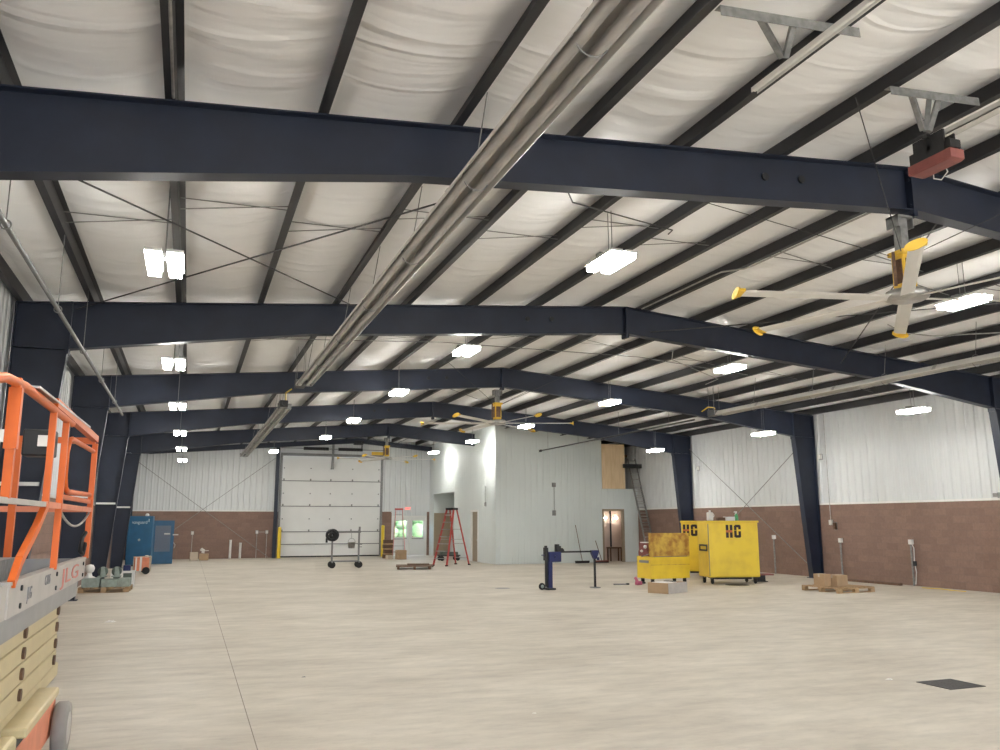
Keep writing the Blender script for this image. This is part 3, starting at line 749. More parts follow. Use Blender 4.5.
b = MB(); b.tube([W((X1, 3.3, 2.30)), W((X1, 3.62, 2.43)), W((X1, 3.9, 2.48)), W((X1, 4.3, 2.505)), W((X1, 6.0, ZT - .02))], .022); rail(b, (X1, 5.2, ZT + .015), (X1, YF, ZT + .015)); b.build('top_rail', 'orange', sl)
b = MB(); lbar(b, (X1, 4.55, ZT + .005), (X1, 6.8, ZT + .045), .05, .012); b.build('rail_cap', 'galv', sl)
b = MB(); lbar(b, (X1, 5.15, ZM - .005), (X1, YF, ZM - .005), .03, .034); b.build('mid_rail', 'faded_orange', sl)
b = MB(); lbar(b, (X1, YN, ZM - .018), (X1, 5.2, ZM - .005), .028, .026); b.build('mid_rail', 'lift_grey', sl)
for nm, m_, y, w, z0 in (('post', 'orange', 4.13, .036, ZM), ('post', 'orange', 5.22, .034, ZM), ('post', 'orange', 5.74, .036, 1.6), ('post', 'orange', YF, .04, 1.6)):
    b = MB(); lbar(b, (X1, y, z0), (X1, y, ZT - .02), w, w); b.build(nm, m_, sl)
b = MB(); lbox(b, X1 - .026, X1 + .026, 4.107, 4.153, 2.2, 2.47); b.build('post_sleeve', 'orange', sl)
b = MB()
pts = [(X1, 5.25, ZM), (X1, 5.0, 1.86), (X1, 4.6, 1.70), (X1, 4.46, 1.60)]
for p, q in zip(pts, pts[1:]): lbar(b, p, q, .032, .045)
b.build('gate_brace', 'orange', sl)
b = MB(); lbar(b, (X0_, YN, ZT), (X0_, YF, ZT), .042, .05); b.build('top_rail', 'orange', sl)
b = MB(); lbar(b, (X0_, YF, ZT), (X1, YF, ZT), .042, .05); b.build('end_rail', 'orange', sl)
b = MB(); lbar(b, (X0_, YF, ZM), (X1, YF, ZM), .03, .045); b.build('mid_rail', 'faded_orange', sl)
for x, y in ((X0_, YF), (-1.3, YF)):
    b = MB(); lbar(b, (x, y, 1.6), (x, y, ZT), .05, .05); b.build('post', 'orange', sl)
b = MB()   # rounded loop of the gate between the last two posts
lp = [(7.44, 2.10), (6.15, 2.08), (6.02, 2.10), (5.95, 2.18), (5.95, 2.33), (6.02, 2.41), (6.15, 2.43), (7.44, 2.45)]
b.tube([W((X1 - .01, y, z)) for y, z in lp], .018); lbar(b, (X1 - .01, 5.76, 2.04), (X1 - .01, YF, 2.045), .026, .03); b.build('gate_loop', 'orange', sl)
b = MB(); lbox(b, -1.02, -.84, 5.95, 6.12, 2.30, 2.47); b.build('control_box', 'black', sl, .01)
lbox(MB(), -.93, -.86, 5.93, 5.945, 2.36, 2.43).build('placard', 'paper', sl); lbox(MB(), -1.16, -1.07, 5.93, 5.945, 2.38, 2.46).build('placard', 'paper', sl)
b = MB(); b.tube([W((X1, 5.80 + 1.6 * k / 12, 1.955 - .10 * (1 - ((k - 6) / 6) ** 2))) for k in range(13)], .008); b.build('chain', 'galv', sl)
b = MB(); b.tube([W((-.76, YF - .06, 1.80)), W((-.77, YF - .16, 1.76)), W((-.78, YF - .16, 1.66)), W((-.77, YF - .05, 1.63)), W((-.76, YF - .01, 1.72))], .016); b.build('cable', 'black', sl)
b = MB(); lbox(b, -1.7, -1.2, 6.3, 7.3, 1.46, 1.62); b.build('tool_tray', 'galv_dull', sl)
# scissor stack: cream arms
for i, z in enumerate((1.20, 1.085, .97, .855)):
    for x in (-.85, -1.72):
        b = MB(); lbox(b, x - .05, x, 2.2, 6.98 + .02 * i, z, z + .108); b.build('scissor_arm', 'beige', sl, .006)
    for y in (5.6, 6.9):
        b = MB(); lcyl(b, (-.86, y, z + .054), (-.835, y, z + .054), .034, 12); b.build('pivot_pin', 'dkwood', sl)
b = MB(); lbox(b, -.87, -.74, 5.25, 6.45, .745, .80); lbox(b, -1.80, -.86, 3.2, 7.3, .74, .84); b.build('base_beam', 'beige', sl, .012)
b = MB(); lbox(b, -1.80, -.76, 4.0, 5.1, .60, .80); b.build('cover_box', 'beige', sl, .02)
b = MB(); lbox(b, -1.74, -.95, 3.0, 8.12, .16, .43); lbox(b, -1.70, -.97, 3.4, 7.0, .43, .62); b.build('chassis', 'faded_orange', sl, .015)
b = MB(); lbox(b, -.968, -.95, 6.0, 6.7, .45, .60); b.build('access_panel', 'black', sl)
for y in (8.0, 3.9):
    for x in (-.935, -1.86):
        b = MB(); b.lathe([(.06, 0), (.19, .0), (.21, .02), (.21, .09), (.19, .11), (.06, .11)], W((x, y, .21)), 28, 'x')
        wh = b.build('wheel', 'grey_tyre', sl)
        b = MB(); b.lathe([(.001, .112), (.05, .12), (.11, .115), (.13, .109), (.13, .0), (.001, .0)], W((x, y, .21)), 20, 'x'); b.build('wheel_hub', 'lift_grey', wh)

# ------------------------------------------------------------------ blue cabinets
c = thing('blue_cabinet', (-1.95, 39.6, 0), 'tall solid blue steel cabinet with white lettering, behind the orange cart', 'cabinet', R(-2))
MB().box(-.50, .50, 0, .95, .06, 2.14).build('body', 'blue', c, .015)
MB().box(-.47, .47, -.02, 0, .12, 2.10).build('door', 'blue', c, .008)
MB().box(-.49, .49, .03, .9, 0, .06).build('plinth', 'black', c)
b = MB(); b.cyl((.0, -.02, 1.12), (.0, -.06, 1.12), .05, n=12); b.build('latch', 'galv', c)
text('lettering', 'vanguard', .2, 'text_white', c, (-.02, -.022, 1.87), (R(90), 0, 0), .002, .85)
b = MB(); b.box(.33, .36, -.03, -.02, 1.88, 2.02); b.build('stripe_mark', 'text_white', c)
wr = MB(); wr.lathe([(.001, 0), (.07, .0), (.09, .03), (.06, .10), (.001, .12)], (0, 0, 0), 14); o = wr.build('crumpled_paper', 'paper'); o.location = (-1.7, 39.8, 2.142); tag(o, 'crumpled white paper on top of the solid blue cabinet', 'paper')
c = thing('blue_cabinet', (-1.05, 41.4, 0), 'blue steel cabinet with a grey mesh panel, standing before the brown end wall', 'cabinet', R(3))
b = MB(); b.box(-.47, -.33, 0, .04, .06, 1.95); b.box(.33, .47, 0, .04, .06, 1.95); b.box(-.33, .33, 0, .04, .06, .55); b.box(-.33, .33, 0, .04, 1.72, 1.95); b.build('door', 'blue', c)
b = MB(); b.box(-.47, .47, .8, .85, .06, 1.95); b.box(-.47, -.43, .04, .8, .06, 1.95); b.box(.43, .47, .04, .8, .06, 1.95); b.box(-.47, .47, .04, .85, 1.91, 1.95); b.box(-.47, .47, .04, .85, .0, .06); b.build('body', 'blue', c)
b = MB(); b.box(-.33, .33, .025, .03, .55, 1.72); b.build('mesh_panel', 'mesh_grey', c)
b = MB(); b.box(.05, .30, -.03, -.005, 1.32, 1.38); b.box(.42, .66, -.03, -.005, 1.28, 1.33); b.build('handle', 'off_white', c)
b = MB(); b.tube([(.47, .02, .95), (.55, -.02, .85), (.5, .0, .7)], .012); b.build('cord', 'off_white', c)

# orange cart in front of the cabinets
c = thing('orange_cart', (-1.48, 33.8, 0), 'small red-orange wheeled power unit in front of the blue cabinets', 'cart', R(6))
b = MB(); b.box(-.30, .20, -.25, .35, .12, .60); b.build('casing', 'faded_orange', c, .02)
b = MB(); b.box(-.12, -.05, -.265, -.25, .12, .62); b.box(-.27, -.22, -.262, -.25, .12, .60); b.build('trim_strip', 'off_white', c)
b = MB(); b.tube([(.24, -.25, .08), (.26, -.25, .62), (.26, .3, .64), (.24, .3, .08)], .022); b.tube([(-.33, -.25, .08), (-.33, -.25, .63), (.26, -.25, .64)], .018); b.build('frame', 'card_lt', c)
b = MB(); b.lathe([(.001, 0), (.12, 0), (.13, .02), (.13, .07), (.12, .09), (.001, .09)], (.1, -.36, .13), 18, 'y'); b.build('wheel', 'rubber', c)
b = MB(); b.lathe([(.001, 0), (.12, 0), (.13, .02), (.13, .07), (.12, .09), (.001, .09)], (.1, .38, .13), 18, 'y'); b.build('wheel', 'rubber', c)
b = MB(); b.lathe([(.05, 0), (.07, .03), (.06, .06), (.001, .07)], (.12, .05, .60), 12); b.build('fuel_cap', 'off_white', c)
b = MB(); b.box(-.3, -.24, -.2, .3, 0, .12); b.build('foot', 'rubber', c)

# ------------------------------------------------------------------ pallets
def pallet(loc, w, d, rz, lab, m='wood'):
    p = thing('wooden_pallet', loc, lab, 'pallet', rz)
    n = 7
    for i in range(n):
        x = -w / 2 + (w - .1) * i / (n - 1); MB().box(x, x + .1, -d / 2, d / 2, .118, .14).build('deck_board', m, p)
    for y in (-d / 2, -.05, d / 2 - .1): MB().box(-w / 2, w / 2, y, y + .1, .10, .118).build('stringer_board', m, p)
    for x in (-w / 2, -.07, w / 2 - .14):
        for y in (-d / 2, -.05, d / 2 - .1): MB().box(x, x + .14, y, y + .1, .02, .10).build('block', m, p)
    for y in (-d / 2, -.05, d / 2 - .1): MB().box(-w / 2, w / 2, y, y + .1, 0, .02).build('bottom_board', m, p)
    return p
def carton(loc, w, d, h, rz, lab, m='card', tape=True, name='carton', cat='box', group=None):
    t = thing(name, loc, lab, cat, rz, group)
    MB().box(-w / 2, w / 2, -d / 2, d / 2, 0, h).build('box_body', m, t, .004)
    if tape:
        b = MB(); b.box(-w / 2 - .002, w / 2 + .002, -.03, .03, h, h + .002); b.box(-w / 2 - .002, -w / 2, -.03, .03, h - .08, h); b.box(w / 2, w / 2 + .002, -.03, .03, h - .08, h); b.build('tape', 'card_lt', t)
    return t
pallet((16.78, 18.5, 0), 1.32, 1.3, R(5), 'wooden pallet carrying two small cartons by the brick wall')
carton((16.38, 18.62, .141), .27, .36, .32, R(8), 'small brown carton on the pallet by the brick wall, darker tape side', 'card')
carton((16.78, 18.50, .141), .40, .36, .29, R(4), 'slightly lower brown carton on the pallet, toward the wall', 'card')
b = MB(); b.box(-.06, .06, -1.3, 1.3, 0, .07); o = b.build('lumber_board', 'dkwood'); o.location = (19.82, 20.6, 0); o.rotation_euler = (0, 0, R(2)); tag(o, 'long brown board on the floor along the brick wall', 'lumber')
b = MB(); b.tube([(19.75, 17.0, .012), (19.7, 17.4, .012), (19.85, 17.9, .012), (19.7, 18.4, .012)], .01); o = b.build('yellow_strap', 'yellow'); tag(o, 'thin yellow strap lying on the floor by the brick wall', 'strap')

pallet((-2.02, 25.75, 0), 1.26, 1.05, R(-2), 'wooden pallet loaded with grey fixtures behind the lift')
carton((-2.38, 25.55, .141), .44, .5, .24, 0, 'grey-green crate on the loaded pallet under the white dome', 'green_grey', False, 'crate', 'crate')
carton((-1.93, 25.55, .141), .40, .5, .20, R(2), 'grey-green crate in the middle of the loaded pallet', 'green_grey', False, 'crate', 'crate')
carton((-1.55, 25.55, .141), .30, .5, .22, R(-3), 'grey-green crate at the outer end of the loaded pallet', 'green_grey', False, 'crate', 'crate')
t = thing('lamp_dome', (-2.45, 25.6, .383), 'white dome lamp standing on a crate on the loaded pallet', 'lamp')
MB().lathe([(.001, .36), (.09, .34), (.13, .26), (.11, .17), (.06, .13)], (0, 0, 0), 18).build('dome', 'off_white', t)
MB().lathe([(.06, .13), (.08, .05), (.16, .01), (.16, 0), (.001, 0)], (0, 0, 0), 18).build('base', 'off_white', t)
for i, (x, y, lab) in enumerate(((-2.13, 25.75, 'dark green-grey blower beside the white dome on the pallet'), (-1.78, 25.75, 'dark green-grey blower near the outer end of the pallet'))):
    t = thing('blower', (x, y, .405), lab, 'blower')
    b = MB(); b.lathe([(.001, -.1), (.11, -.1), (.13, -.06), (.13, .06), (.11, .1), (.001, .1)], (0, 0, .13), 18, 'y'); b.build('scroll', 'dk_green', t)
    b = MB(); b.prism([(-.05, -.02), (.05, -.02), (.10, -.02), (.04, .26), (-.04, .26)], 'y', -.13, -.1); b.build('stand', 'green_grey', t)
    b = MB(); b.box(-.12, .12, -.14, .14, -.02, .01); b.build('base', 'green_grey', t)
t = thing('fixture_carton', (-1.72, 27.4, 0), 'white open carton with dark fixtures behind the loaded pallet', 'box')
b = MB(); b.box(-.32, .32, -.2, .2, 0, .46); b.build('box_body', 'off_white', t)
b = MB(); b.cyl((-.15, -.21, .3), (-.15, -.19, .3), .10, n=14); b.box(.02, .25, -.215, -.2, .22, .4); b.build('printed_panel', 'dk_green', t)
b = MB(); b.box(0, .2, -.1, .1, .46, .62); b.build('blue_item', 'navy', t)

# ------------------------------------------------------------------ small things along the end wall
t = carton((.36, 44.6, 0), .36, .4, .40, R(4), 'pale carton on the floor before the brown end wall', 'card_lt', True)
t = carton((.84, 44.55, 0), .42, .4, .32, R(-5), 'brown carton with paper on top before the brown end wall', 'card', False)
b = MB(); b.prism([(-.2, -.15), (.18, -.12), (.22, .1), (.0, .16), (-.18, .12)], 'z', 0, .02); b.prism([(-.12, -.1), (.02, -.12), (.04, .08), (-.1, .1)], 'y', -.03, .02); b.lathe([(.001, 0), (.08, .0), (.1, .05), (.03, .12), (.001, .13)], (-.1, 0, .02), 9)
o = b.build('packing_paper', 'paper'); o.location = (.83, 44.5, .46); tag(o, 'crumpled packing paper on the brown carton by the end wall', 'paper')
for i, (x, h) in enumerate(((2.14, .95), (2.64, .80))):
    t = thing('white_pipe_stub', (x, 46.05, 0), ('taller white pipe stub rising from the floor by the end wall', 'shorter white pipe stub beside the taller one by the end wall')[i], 'pipe')
    MB().cyl((0, 0, 0), (0, 0, h), .06, n=14).build('pipe_stub', 'off_white', t); MB().cyl((0, 0, h - .06), (0, 0, h + .01), .068, n=14).build('pipe_cap', 'off_white', t)
def wall_box(name, loc, lab, w=.12, h=.16, d=.06, m='off_white', nx=0, ny=-1, drop=0, rise=0, cm='galv'):
    """electrical box fixed to a wall, with its conduit running down and/or up"""
    t = thing(name, loc, lab, 'outlet box')
    if ny: b = MB().box(-w / 2, w / 2, -d if ny < 0 else 0, 0 if ny < 0 else d, -h / 2, h / 2)
    else: b = MB().box(-d if nx < 0 else 0, 0 if nx < 0 else d, -w / 2, w / 2, -h / 2, h / 2)
    b.build('box_body', m, t, .004)
    b = MB().box(-w / 2 - .02, w / 2 + .02, -.008, 0, -h / 2 - .02, h / 2 + .02) if ny else MB().box(-.008, 0, -w / 2 - .02, w / 2 + .02, -h / 2 - .02, h / 2 + .02)
    b.build('mounting_plate', 'galv_dull', t)
    ox, oy = nx * .03, ny * .03
    if drop: MB().cyl((ox, oy, -h / 2), (ox, oy, -drop), .018, n=8).build('conduit', cm, t)
    if rise: MB().cyl((ox, oy, h / 2), (ox, oy, rise), .014, n=8).build('conduit', cm, t)
    return t
wall_box('outlet_post', (.24, YB - .005, 1.32), 'small outlet box on a conduit above the pale carton', drop=1.3)
wall_box('outlet_post', (3.46, YB - .005, 1.35), 'outlet box on the end wall, one of a linked pair, away from the door', drop=1.34)
t = wall_box('outlet_post', (3.97, YB - .005, 1.35), 'outlet box on the end wall, linked, beside the overhead door post', drop=1.34)
MB().cyl((-.44, -.03, 0), (-.06, -.03, 0), .015, n=8).build('link_conduit', 'galv', t)
for x, y, z, lab in ((4.55, 45.45, 1.62, 'yellow bollard guarding the overhead door beside the brown wall'), (10.08, 45.45, 1.70, 'yellow bollard guarding the overhead door beside the walk doors')):
    t = thing('yellow_bollard', (x, y, 0), lab, 'bollard'); MB().lathe([(.09, 0), (.09, z - .06), (.07, z - .015), (.001, z)], (0, 0, 0), 18).build('bollard_post', 'yellow', t)
    MB().cyl((0, 0, 0), (0, 0, .012), .15, n=18).build('base_plate', 'yellow', t)
t = thing('exit_sign', (11.66, YB - .035, 2.62), 'red glowing exit sign above the glazed walk doors', 'sign')
MB().box(-.17, .17, -.03, 0, -.1, .1).build('sign_body', 'off_white', t); text('lettering', 'EXIT', .16, 'exit_red', t, (0, -.034, 0), (R(90), 0, 0), .003)

# rolling rack before the overhead door
t = thing('rolling_rack', (6.2, 35.0, 0), 'grey wheeled pipe rack in front of the white overhead door', 'rack', R(-4))
for x in (-.55, .55):
    b = MB(); b.box(x - .035, x + .035, -.035, .035, .28, 1.56); b.build('post', 'seam', t)
    b = MB(); b.box(x - .03, x + .03, -.32, .32, .22, .28); b.build('foot_bar', 'seam', t)
    for y in (-.24, .24):
        w = MB(); w.lathe([(.001, 0), (.12, 0), (.14, .015), (.14, .05), (.12, .065), (.001, .065)], (x, y - .03, .14), 20, 'y'); w.build('caster', 'rubber', t)
MB().cyl((-.75, 0, 1.47), (.62, 0, 1.47), .04, n=12).build('top_bar', 'seam', t)
MB().box(-.55, .55, -.03, .03, .24, .30).build('bottom_bar', 'seam', t)
MB().box(.53, .60, -.05, .05, 1.5, 1.68).build('stop', 'seam', t)
for z in (.85, .95): MB().cyl((.5, 0, z), (.68, 0, z), .015, n=6).build('peg', 'seam', t)
t = thing('cable_coil', (5.58, 34.86, 1.24), 'black coil of cable hanging on the wheeled rack', 'cable')
b = MB()
for k, (r_, dy) in enumerate(((.13, 0), (.18, -.05), (.155, .03), (.21, -.02), (.19, -.09), (.10, -.03), (.07, -.06), (.22, -.06))): b.torus((.012 * (k - 3), dy, .10), r_, .038, 'y', 24, 8)
b.tube([(-.1, -.05, .1), (-.2, -.06, -.05), (-.2, -.08, -.2)], .045); b.build('coil', 'black', t)
t = thing('plastic_pail', (6.42, 34.85, .80), 'pale plastic pail hanging on the wheeled rack', 'pail')
b = MB(); b.closed = False; b.lathe([(.001, 0), (.13, 0), (.16, .24), (.17, .24)], (0, 0, 0), 18); b.build('pail_body', 'galv', t)
b = MB(); b.torus((0, 0, .25), .15, .006, 'y', 18, 5, .5); b.cyl((0, 0, .4), (0, .09, .61), .006, n=5); b.build('hanging_wire', 'cable', t)

# step ladders
def step_ladder(loc, rz, h, w, spread, m, rear, lab, n=7):
    t = thing('step_ladder', loc, lab, 'ladder', rz); tw = w * .5
    def P(s, z, f): k = z / h; return (s * (w / 2 + (tw / 2 - w / 2) * k), -spread / 2 * (1 - k) * f - .08 * f * k, z)
    for s in (-1, 1):
        MB().bar(P(s, .03, 1), P(s, h - .08, 1), .03, .09, (0, 1, 0)).build('front_rail', m, t)
        MB().bar(P(s, .03, -1), P(s, h - .08, -1), .03, .07, (0, 1, 0)).build('rear_rail', rear, t)
        for f in (1, -1):
            p = P(s, .0, f); MB().box(p[0] - .035, p[0] + .035, p[1] - .055, p[1] + .055, 0, .05).build('rubber_foot', 'rubber', t)
    for k in range(1, n + 1):
        z = h * k / (n + 1); a, b_ = P(-1, z, 1), P(1, z, 1); MB().bar(a, b_, .09, .03).build('step', 'galv', t)
    for k in (1, 3, 5):
        z = h * k / (n + 1); MB().bar(P(-1, z, -1), P(1, z, -1), .03, .03).build('rear_brace', 'galv', t)
    MB().box(-tw / 2 - .05, tw / 2 + .05, -.14, .14, h - .09, h).build('top_cap', 'red' if m == 'pale_red' else 'rubber', t, .01)
    for s in (-1, 1): MB().bar(P(s, h * .45, 1), P(s, h * .45, -1), .02, .02).build('spreader', 'galv', t)
    return t
step_ladder((10.9, 35.3, 0), R(-60), 2.48, .80, 1.45, 'red', 'red', 'red fibreglass step ladder standing open before the grey side wall')
step_ladder((10.42, 43.2, 0), R(-10), 2.58, .66, 1.3, 'pale_red', 'galv', 'pale step ladder with red rails before the glazed walk doors')

# boards and boxes near the ladders
t = thing('board_pile', (8.75, 33.4, 0), 'dark brown wooden skid lying flat on the floor beside the red ladder', 'skid', R(-14))
for i in range(5): MB().box(-.75, .75 - .12 * (i % 2), -.6 + .26 * i, -.36 + .26 * i, .10, .14).build('deck_board', 'dkwood', t)
for x in (-.7, -.05, .55): MB().box(x, x + .1, -.6, .66, .0, .10).build('runner', 'dkwood', t)
MB().box(-.3, .6, -.1, .5, .141, .19).build('loose_board', 'dkwood', t, loc=(0, 0, 0))
t = thing('wood_rack', (9.86, 43.3, 0), 'dark wooden crate stack beside the yellow bollard', 'crate')
for i in range(4): MB().box(-.22 + .03 * (i % 2), .26, -.2, .2, .25 * i + .02, .25 * i + .20).build('crate_tier', 'dkwood', t)
MB().box(-.24, .27, -.22, .22, 0, .02).build('crate_base', 'wood', t)
for i in range(3): MB().box(-.2, .24, -.21, .21, .25 * i + .20, .25 * i + .27).build('spacer', 'wood', t)
carton((10.25, 41.9, 0), .46, .4, .46, R(8), 'brown carton on the floor before the dark crate stack', 'card')
carton((9.72, 42.2, 0), .3, .3, .2, R(8), 'low pale carton beside the dark crate stack', 'card_lt')
t = thing('lumber_bundle', (13.05, 41.0, 0), '', 'x'); bpy.data.objects.remove(t)
t = thing('shop_cart', (12.1, 39.6, 0), 'black low cart behind the red step ladder', 'cart')
MB().box(-.5, .5, -.3, .3, .22, .28).build('deck', 'black', t)
b = MB(); b.box(-.42, -.12, -.2, .2, .28, .48); b.box(.0, .4, -.22, .15, .28, .42); b.build('load', 'dk_green', t)
for x in (-.4, .4):
    for y in (-.22, .22): MB().lathe([(.001, 0), (.1, 0), (.11, .02), (.11, .05), (.001, .06)], (x, y, .11), 14, 'y').build('caster', 'rubber', t)

# ------------------------------------------------------------------ blue pipe machine
t = thing('pipe_machine', (9.63, 21.8, 0), 'blue post machine with long black arm and support leg on open floor', 'machine', R(3))
MB().box(-.06, .06, -.07, .07, .02, 1.04).build('main_post', 'navy', t, .006)
MB().box(-.13, -.085, -.05, .05, .08, 1.0).build('front_rail', 'black', t, .004)
b = MB(); b.box(-.16, -.07, -.08, .08, .80, 1.16); b.box(-.14, -.09, -.05, .05, 1.16, 1.21); b.build('slide_head', 'black', t, .01)
MB().box(-.07, .315, -.13, .13, .76, 1.04).build('gear_box', 'navy', t, .02)
b = MB(); b.cyl((.13, -.13, .90), (.13, -.17, .90), .045, n=14); b.cyl((.13, -.17, .90), (.13, -.19, .90), .022, n=10); b.cyl((-.16, 0, .95), (-.25, 0, .95), .015, n=8); b.build('crank', 'navy', t)
b = MB(); b.box(.20, .33, -.08, .08, 1.04, 1.20); b.cyl((.24, 0, 1.20), (.24, 0, 1.245), .07, n=14); b.prism([(.33, 1.05), (.46, 1.05), (.44, 1.10), (.40, 1.14), (.36, 1.08)], 'y', -.05, .05); b.build('chuck', 'black', t, .006)
MB().box(.2, 1.50, -.03, .03, 1.005, 1.05).build('arm', 'black', t)
b = MB(); b.prism([(1.34, 1.06), (1.58, 1.06), (1.56, .96), (1.49, .82), (1.43, .82), (1.36, .96)], 'y', -.06, .06); b.box(1.55, 1.60, -.03, .03, .78, .86); b.build('leg_head', 'navy', t)
MB().box(1.435, 1.485, -.025, .025, .03, .84).build('support_leg', 'black', t)
MB().box(1.36, 1.56, -.14, .14, 0, .03).build('leg_foot', 'seam', t)
MB().box(-.14, .10, -.18, .18, 0, .05).build('base_plate', 'black', t)
b = MB(); b.lathe([(.03, 0), (.08, 0), (.095, .02), (.095, .05), (.08, .07), (.03, .07)], (-.25, -.04, .095), 20, 'y'); w = b.build('wheel', 'rubber', t)
MB().lathe([(.001, -.005), (.05, -.003), (.05, .075), (.001, .077)], (-.25, -.04, .095), 14, 'y').build('wheel_hub', 'green_grey', w)
MB().box(-.25, -.1, .0, .03, .08, .115).build('axle_arm', 'black', t)

# push brooms against the office wall
for i, (x, hx, h, m, lab) in enumerate(((17.05, -.18, 1.72, 'black', 'push broom with black head leaning on the grey wall, taller handle'),
                                        (18.05, -.16, 1.0, 'red_box', 'short push broom with reddish head leaning on the grey wall by the doorway'))):
    t = thing('push_broom', (x, PY - .32, 0), lab, 'broom')
    MB().box(-.35, .35, -.05, .05, .06, .11).build('broom_block', m, t); MB().box(-.34, .34, -.04, .04, 0, .06).build('bristles', 'black', t)
    MB().cyl((0, 0, .1), (hx, .29, h), .016, n=8).build('broom_handle', 'dkwood', t)
wall_box('switch_box', (15.8, PY - .014, 2.27), 'grey switch box low on the long grey wall with conduit above', .14, .2, .07, 'galv_dull', drop=0, rise=1.2, cm='galv_dull')
wall_box('junction_box', (15.8, PY - .014, 3.56), 'round junction box at the top of the conduit on the long grey wall', .16, .16, .07, 'galv_dull')
wall_box('switch_box', (PXW - .014, 36.55, 2.68), 'grey switch box with conduit on the short grey side wall by its corner', .1, .16, .06, 'galv_dull', nx=-1, ny=0, rise=.85, cm='galv_dull')

# extension ladder leaning at the loft opening
t = thing('extension_ladder', (20.0, 33.55, 0), 'grey extension ladder leaning at the loft opening beside the plywood', 'ladder')
base, top = Vector((0, 0, 0)), Vector((-.22, 1.42, 4.85))
d = (top - base); u = Vector((1, .0, .0))
for off, a0, a1, m_ in ((.0, 0.0, .72, 'galv_dull'), (-.05, .30, 1.0, 'galv_dull')):
    for s in (-.2, .2):
        sh = Vector((s, off, 0)); MB().bar(base + d * a0 + sh, base + d * a1 + sh, .03, .075, (0, -1, .3)).build('side_rail', m_, t)
    n = int((a1 - a0) * 17)
    for k in range(n + 1):
        q = base + d * (a0 + (a1 - a0) * (k + .3) / (n + .8)) + Vector((0, off, 0)); MB().cyl(q - u * .19, q + u * .19, .017, n=6).build('rung', 'galv', t)
b = MB(); q = base + d * .93; b.box(q.x - .55, q.x + .42, q.y - .16, q.y - .06, q.z - .12, q.z + .07); b.build('standoff_arm', 'black', t)
b = MB(); b.tube([base + d * .7 + Vector((.24, -.06, 0)), base + d * .45 + Vector((.42, -.08, -.1)), base + d * .2 + Vector((.5, -.1, 0))], .014); b.build('rope', 'off_white', t)

# ------------------------------------------------------------------ yellow job boxes
def stencil(parent, x, y, z, s=1.0):
    """two stencilled block letters cut by a horizontal bridge"""
    b = MB(); Y0_, Y1_ = y - .004, y
    for dx in (-.20, -.09):
        b.box(x + s * dx, x + s * (dx + .075), Y0_, Y1_, z + s * .03, z + s * .17); b.box(x + s * dx, x + s * (dx + .075), Y0_, Y1_, z - s * .17, z - s * .03)
    b.box(x + s * .03, x + s * .10, Y0_, Y1_, z + s * .03, z + s * .15); b.box(x + s * .06, x + s * .20, Y0_, Y1_, z + s * .10, z + s * .17); b.box(x + s * .15, x + s * .22, Y0_, Y1_, z + s * .05, z + s * .15)
    b.box(x + s * .03, x + s * .10, Y0_, Y1_, z - s * .15, z + s * .02); b.box(x + s * .06, x + s * .20, Y0_, Y1_, z - s * .17, z - s * .10); b.box(x + s * .15, x + s * .22, Y0_, Y1_, z - s * .15, z - s * .0)
    b.build('stencil_mark', 'blk_letter', parent)
    b = MB(); b.box(x - s * .20, x - s * .015, y - .002, y, z - s * .03, z + s * .03); b.build('stencil_mark', 'org_letter', parent)
def caster(parent, x, y, r=.08, top=.2):
    w = MB(); w.lathe([(.001, 0), (r * .85, 0), (r, .015), (r, .045), (r * .85, .06), (.001, .06)], (x - .03, y, r), 18, 'x'); c_ = w.build('caster', 'rubber', parent)
    b = MB(); b.box(x - .05, x + .05, y - .05, y + .05, top - .02, top); b.box(x - .045, x - .035, y - .03, y + .03, r, top); b.box(x + .035, x + .045, y - .03, y + .03, r, top); b.build('caster_fork', 'black', c_)
def cabinet(loc, rz, lab, lx=.80):
    t = thing('job_box', loc, lab, 'tool box', rz)
    W_, D_, Z0, Z1 = 1.62, .92, .20, 1.90
    b = MB(); b.box(0, W_, .03, D_, Z0, Z1); b.build('body', 'box_yellow', t, .02)
    for x0, x1 in ((.02, W_ - .02),):
        b = MB(); b.box(x0, x1, .0, .03, Z0 + .03, Z1 - .08); dr = b.build('door', 'box_yellow', t, .008)
    b = MB(); b.box(-.02, W_ + .02, -.015, D_ + .01, Z1 - .06, Z1 + .0); b.build('lid', 'box_yellow', t, .012)
    stencil(dr, lx, -.001, 1.58, 1.15)
    b = MB(); b.prism([(.28, .06), (.72, .06), (.72, .20), (.28, .20)], 'x', 0, .001)
    h = MB(); h.box(-.03, -.008, .10, .72, .98, 1.03); h.box(-.03, -.008, .10, .72, 1.13, 1.18); h.box(-.03, -.008, .10, .15, .98, 1.18); h.box(-.03, -.008, .67, .72, .98, 1.18)
    h.build('side_handle', 'black', t)
    b = MB(); b.box(.0, .012, .0, .03, Z0 + .05, Z1 - .1); b.build('hinge', 'seam', t)
    for x in (.12, W_ - .12):
        for y in (.14, D_ - .14): caster(t, x, y)
    b = MB(); b.box(.25, W_ - .25, .1, D_ - .1, .14, .20); b.build('skid', 'black', t)
    return t
cabinet((14.93, 21.78, 0), R(-13), 'tall yellow job box on casters with bottles on top, in front of its twin')
cabinet((16.0, 24.95, 0), R(-38), 'tall yellow job box partly hidden behind its twin and the open box', .30)
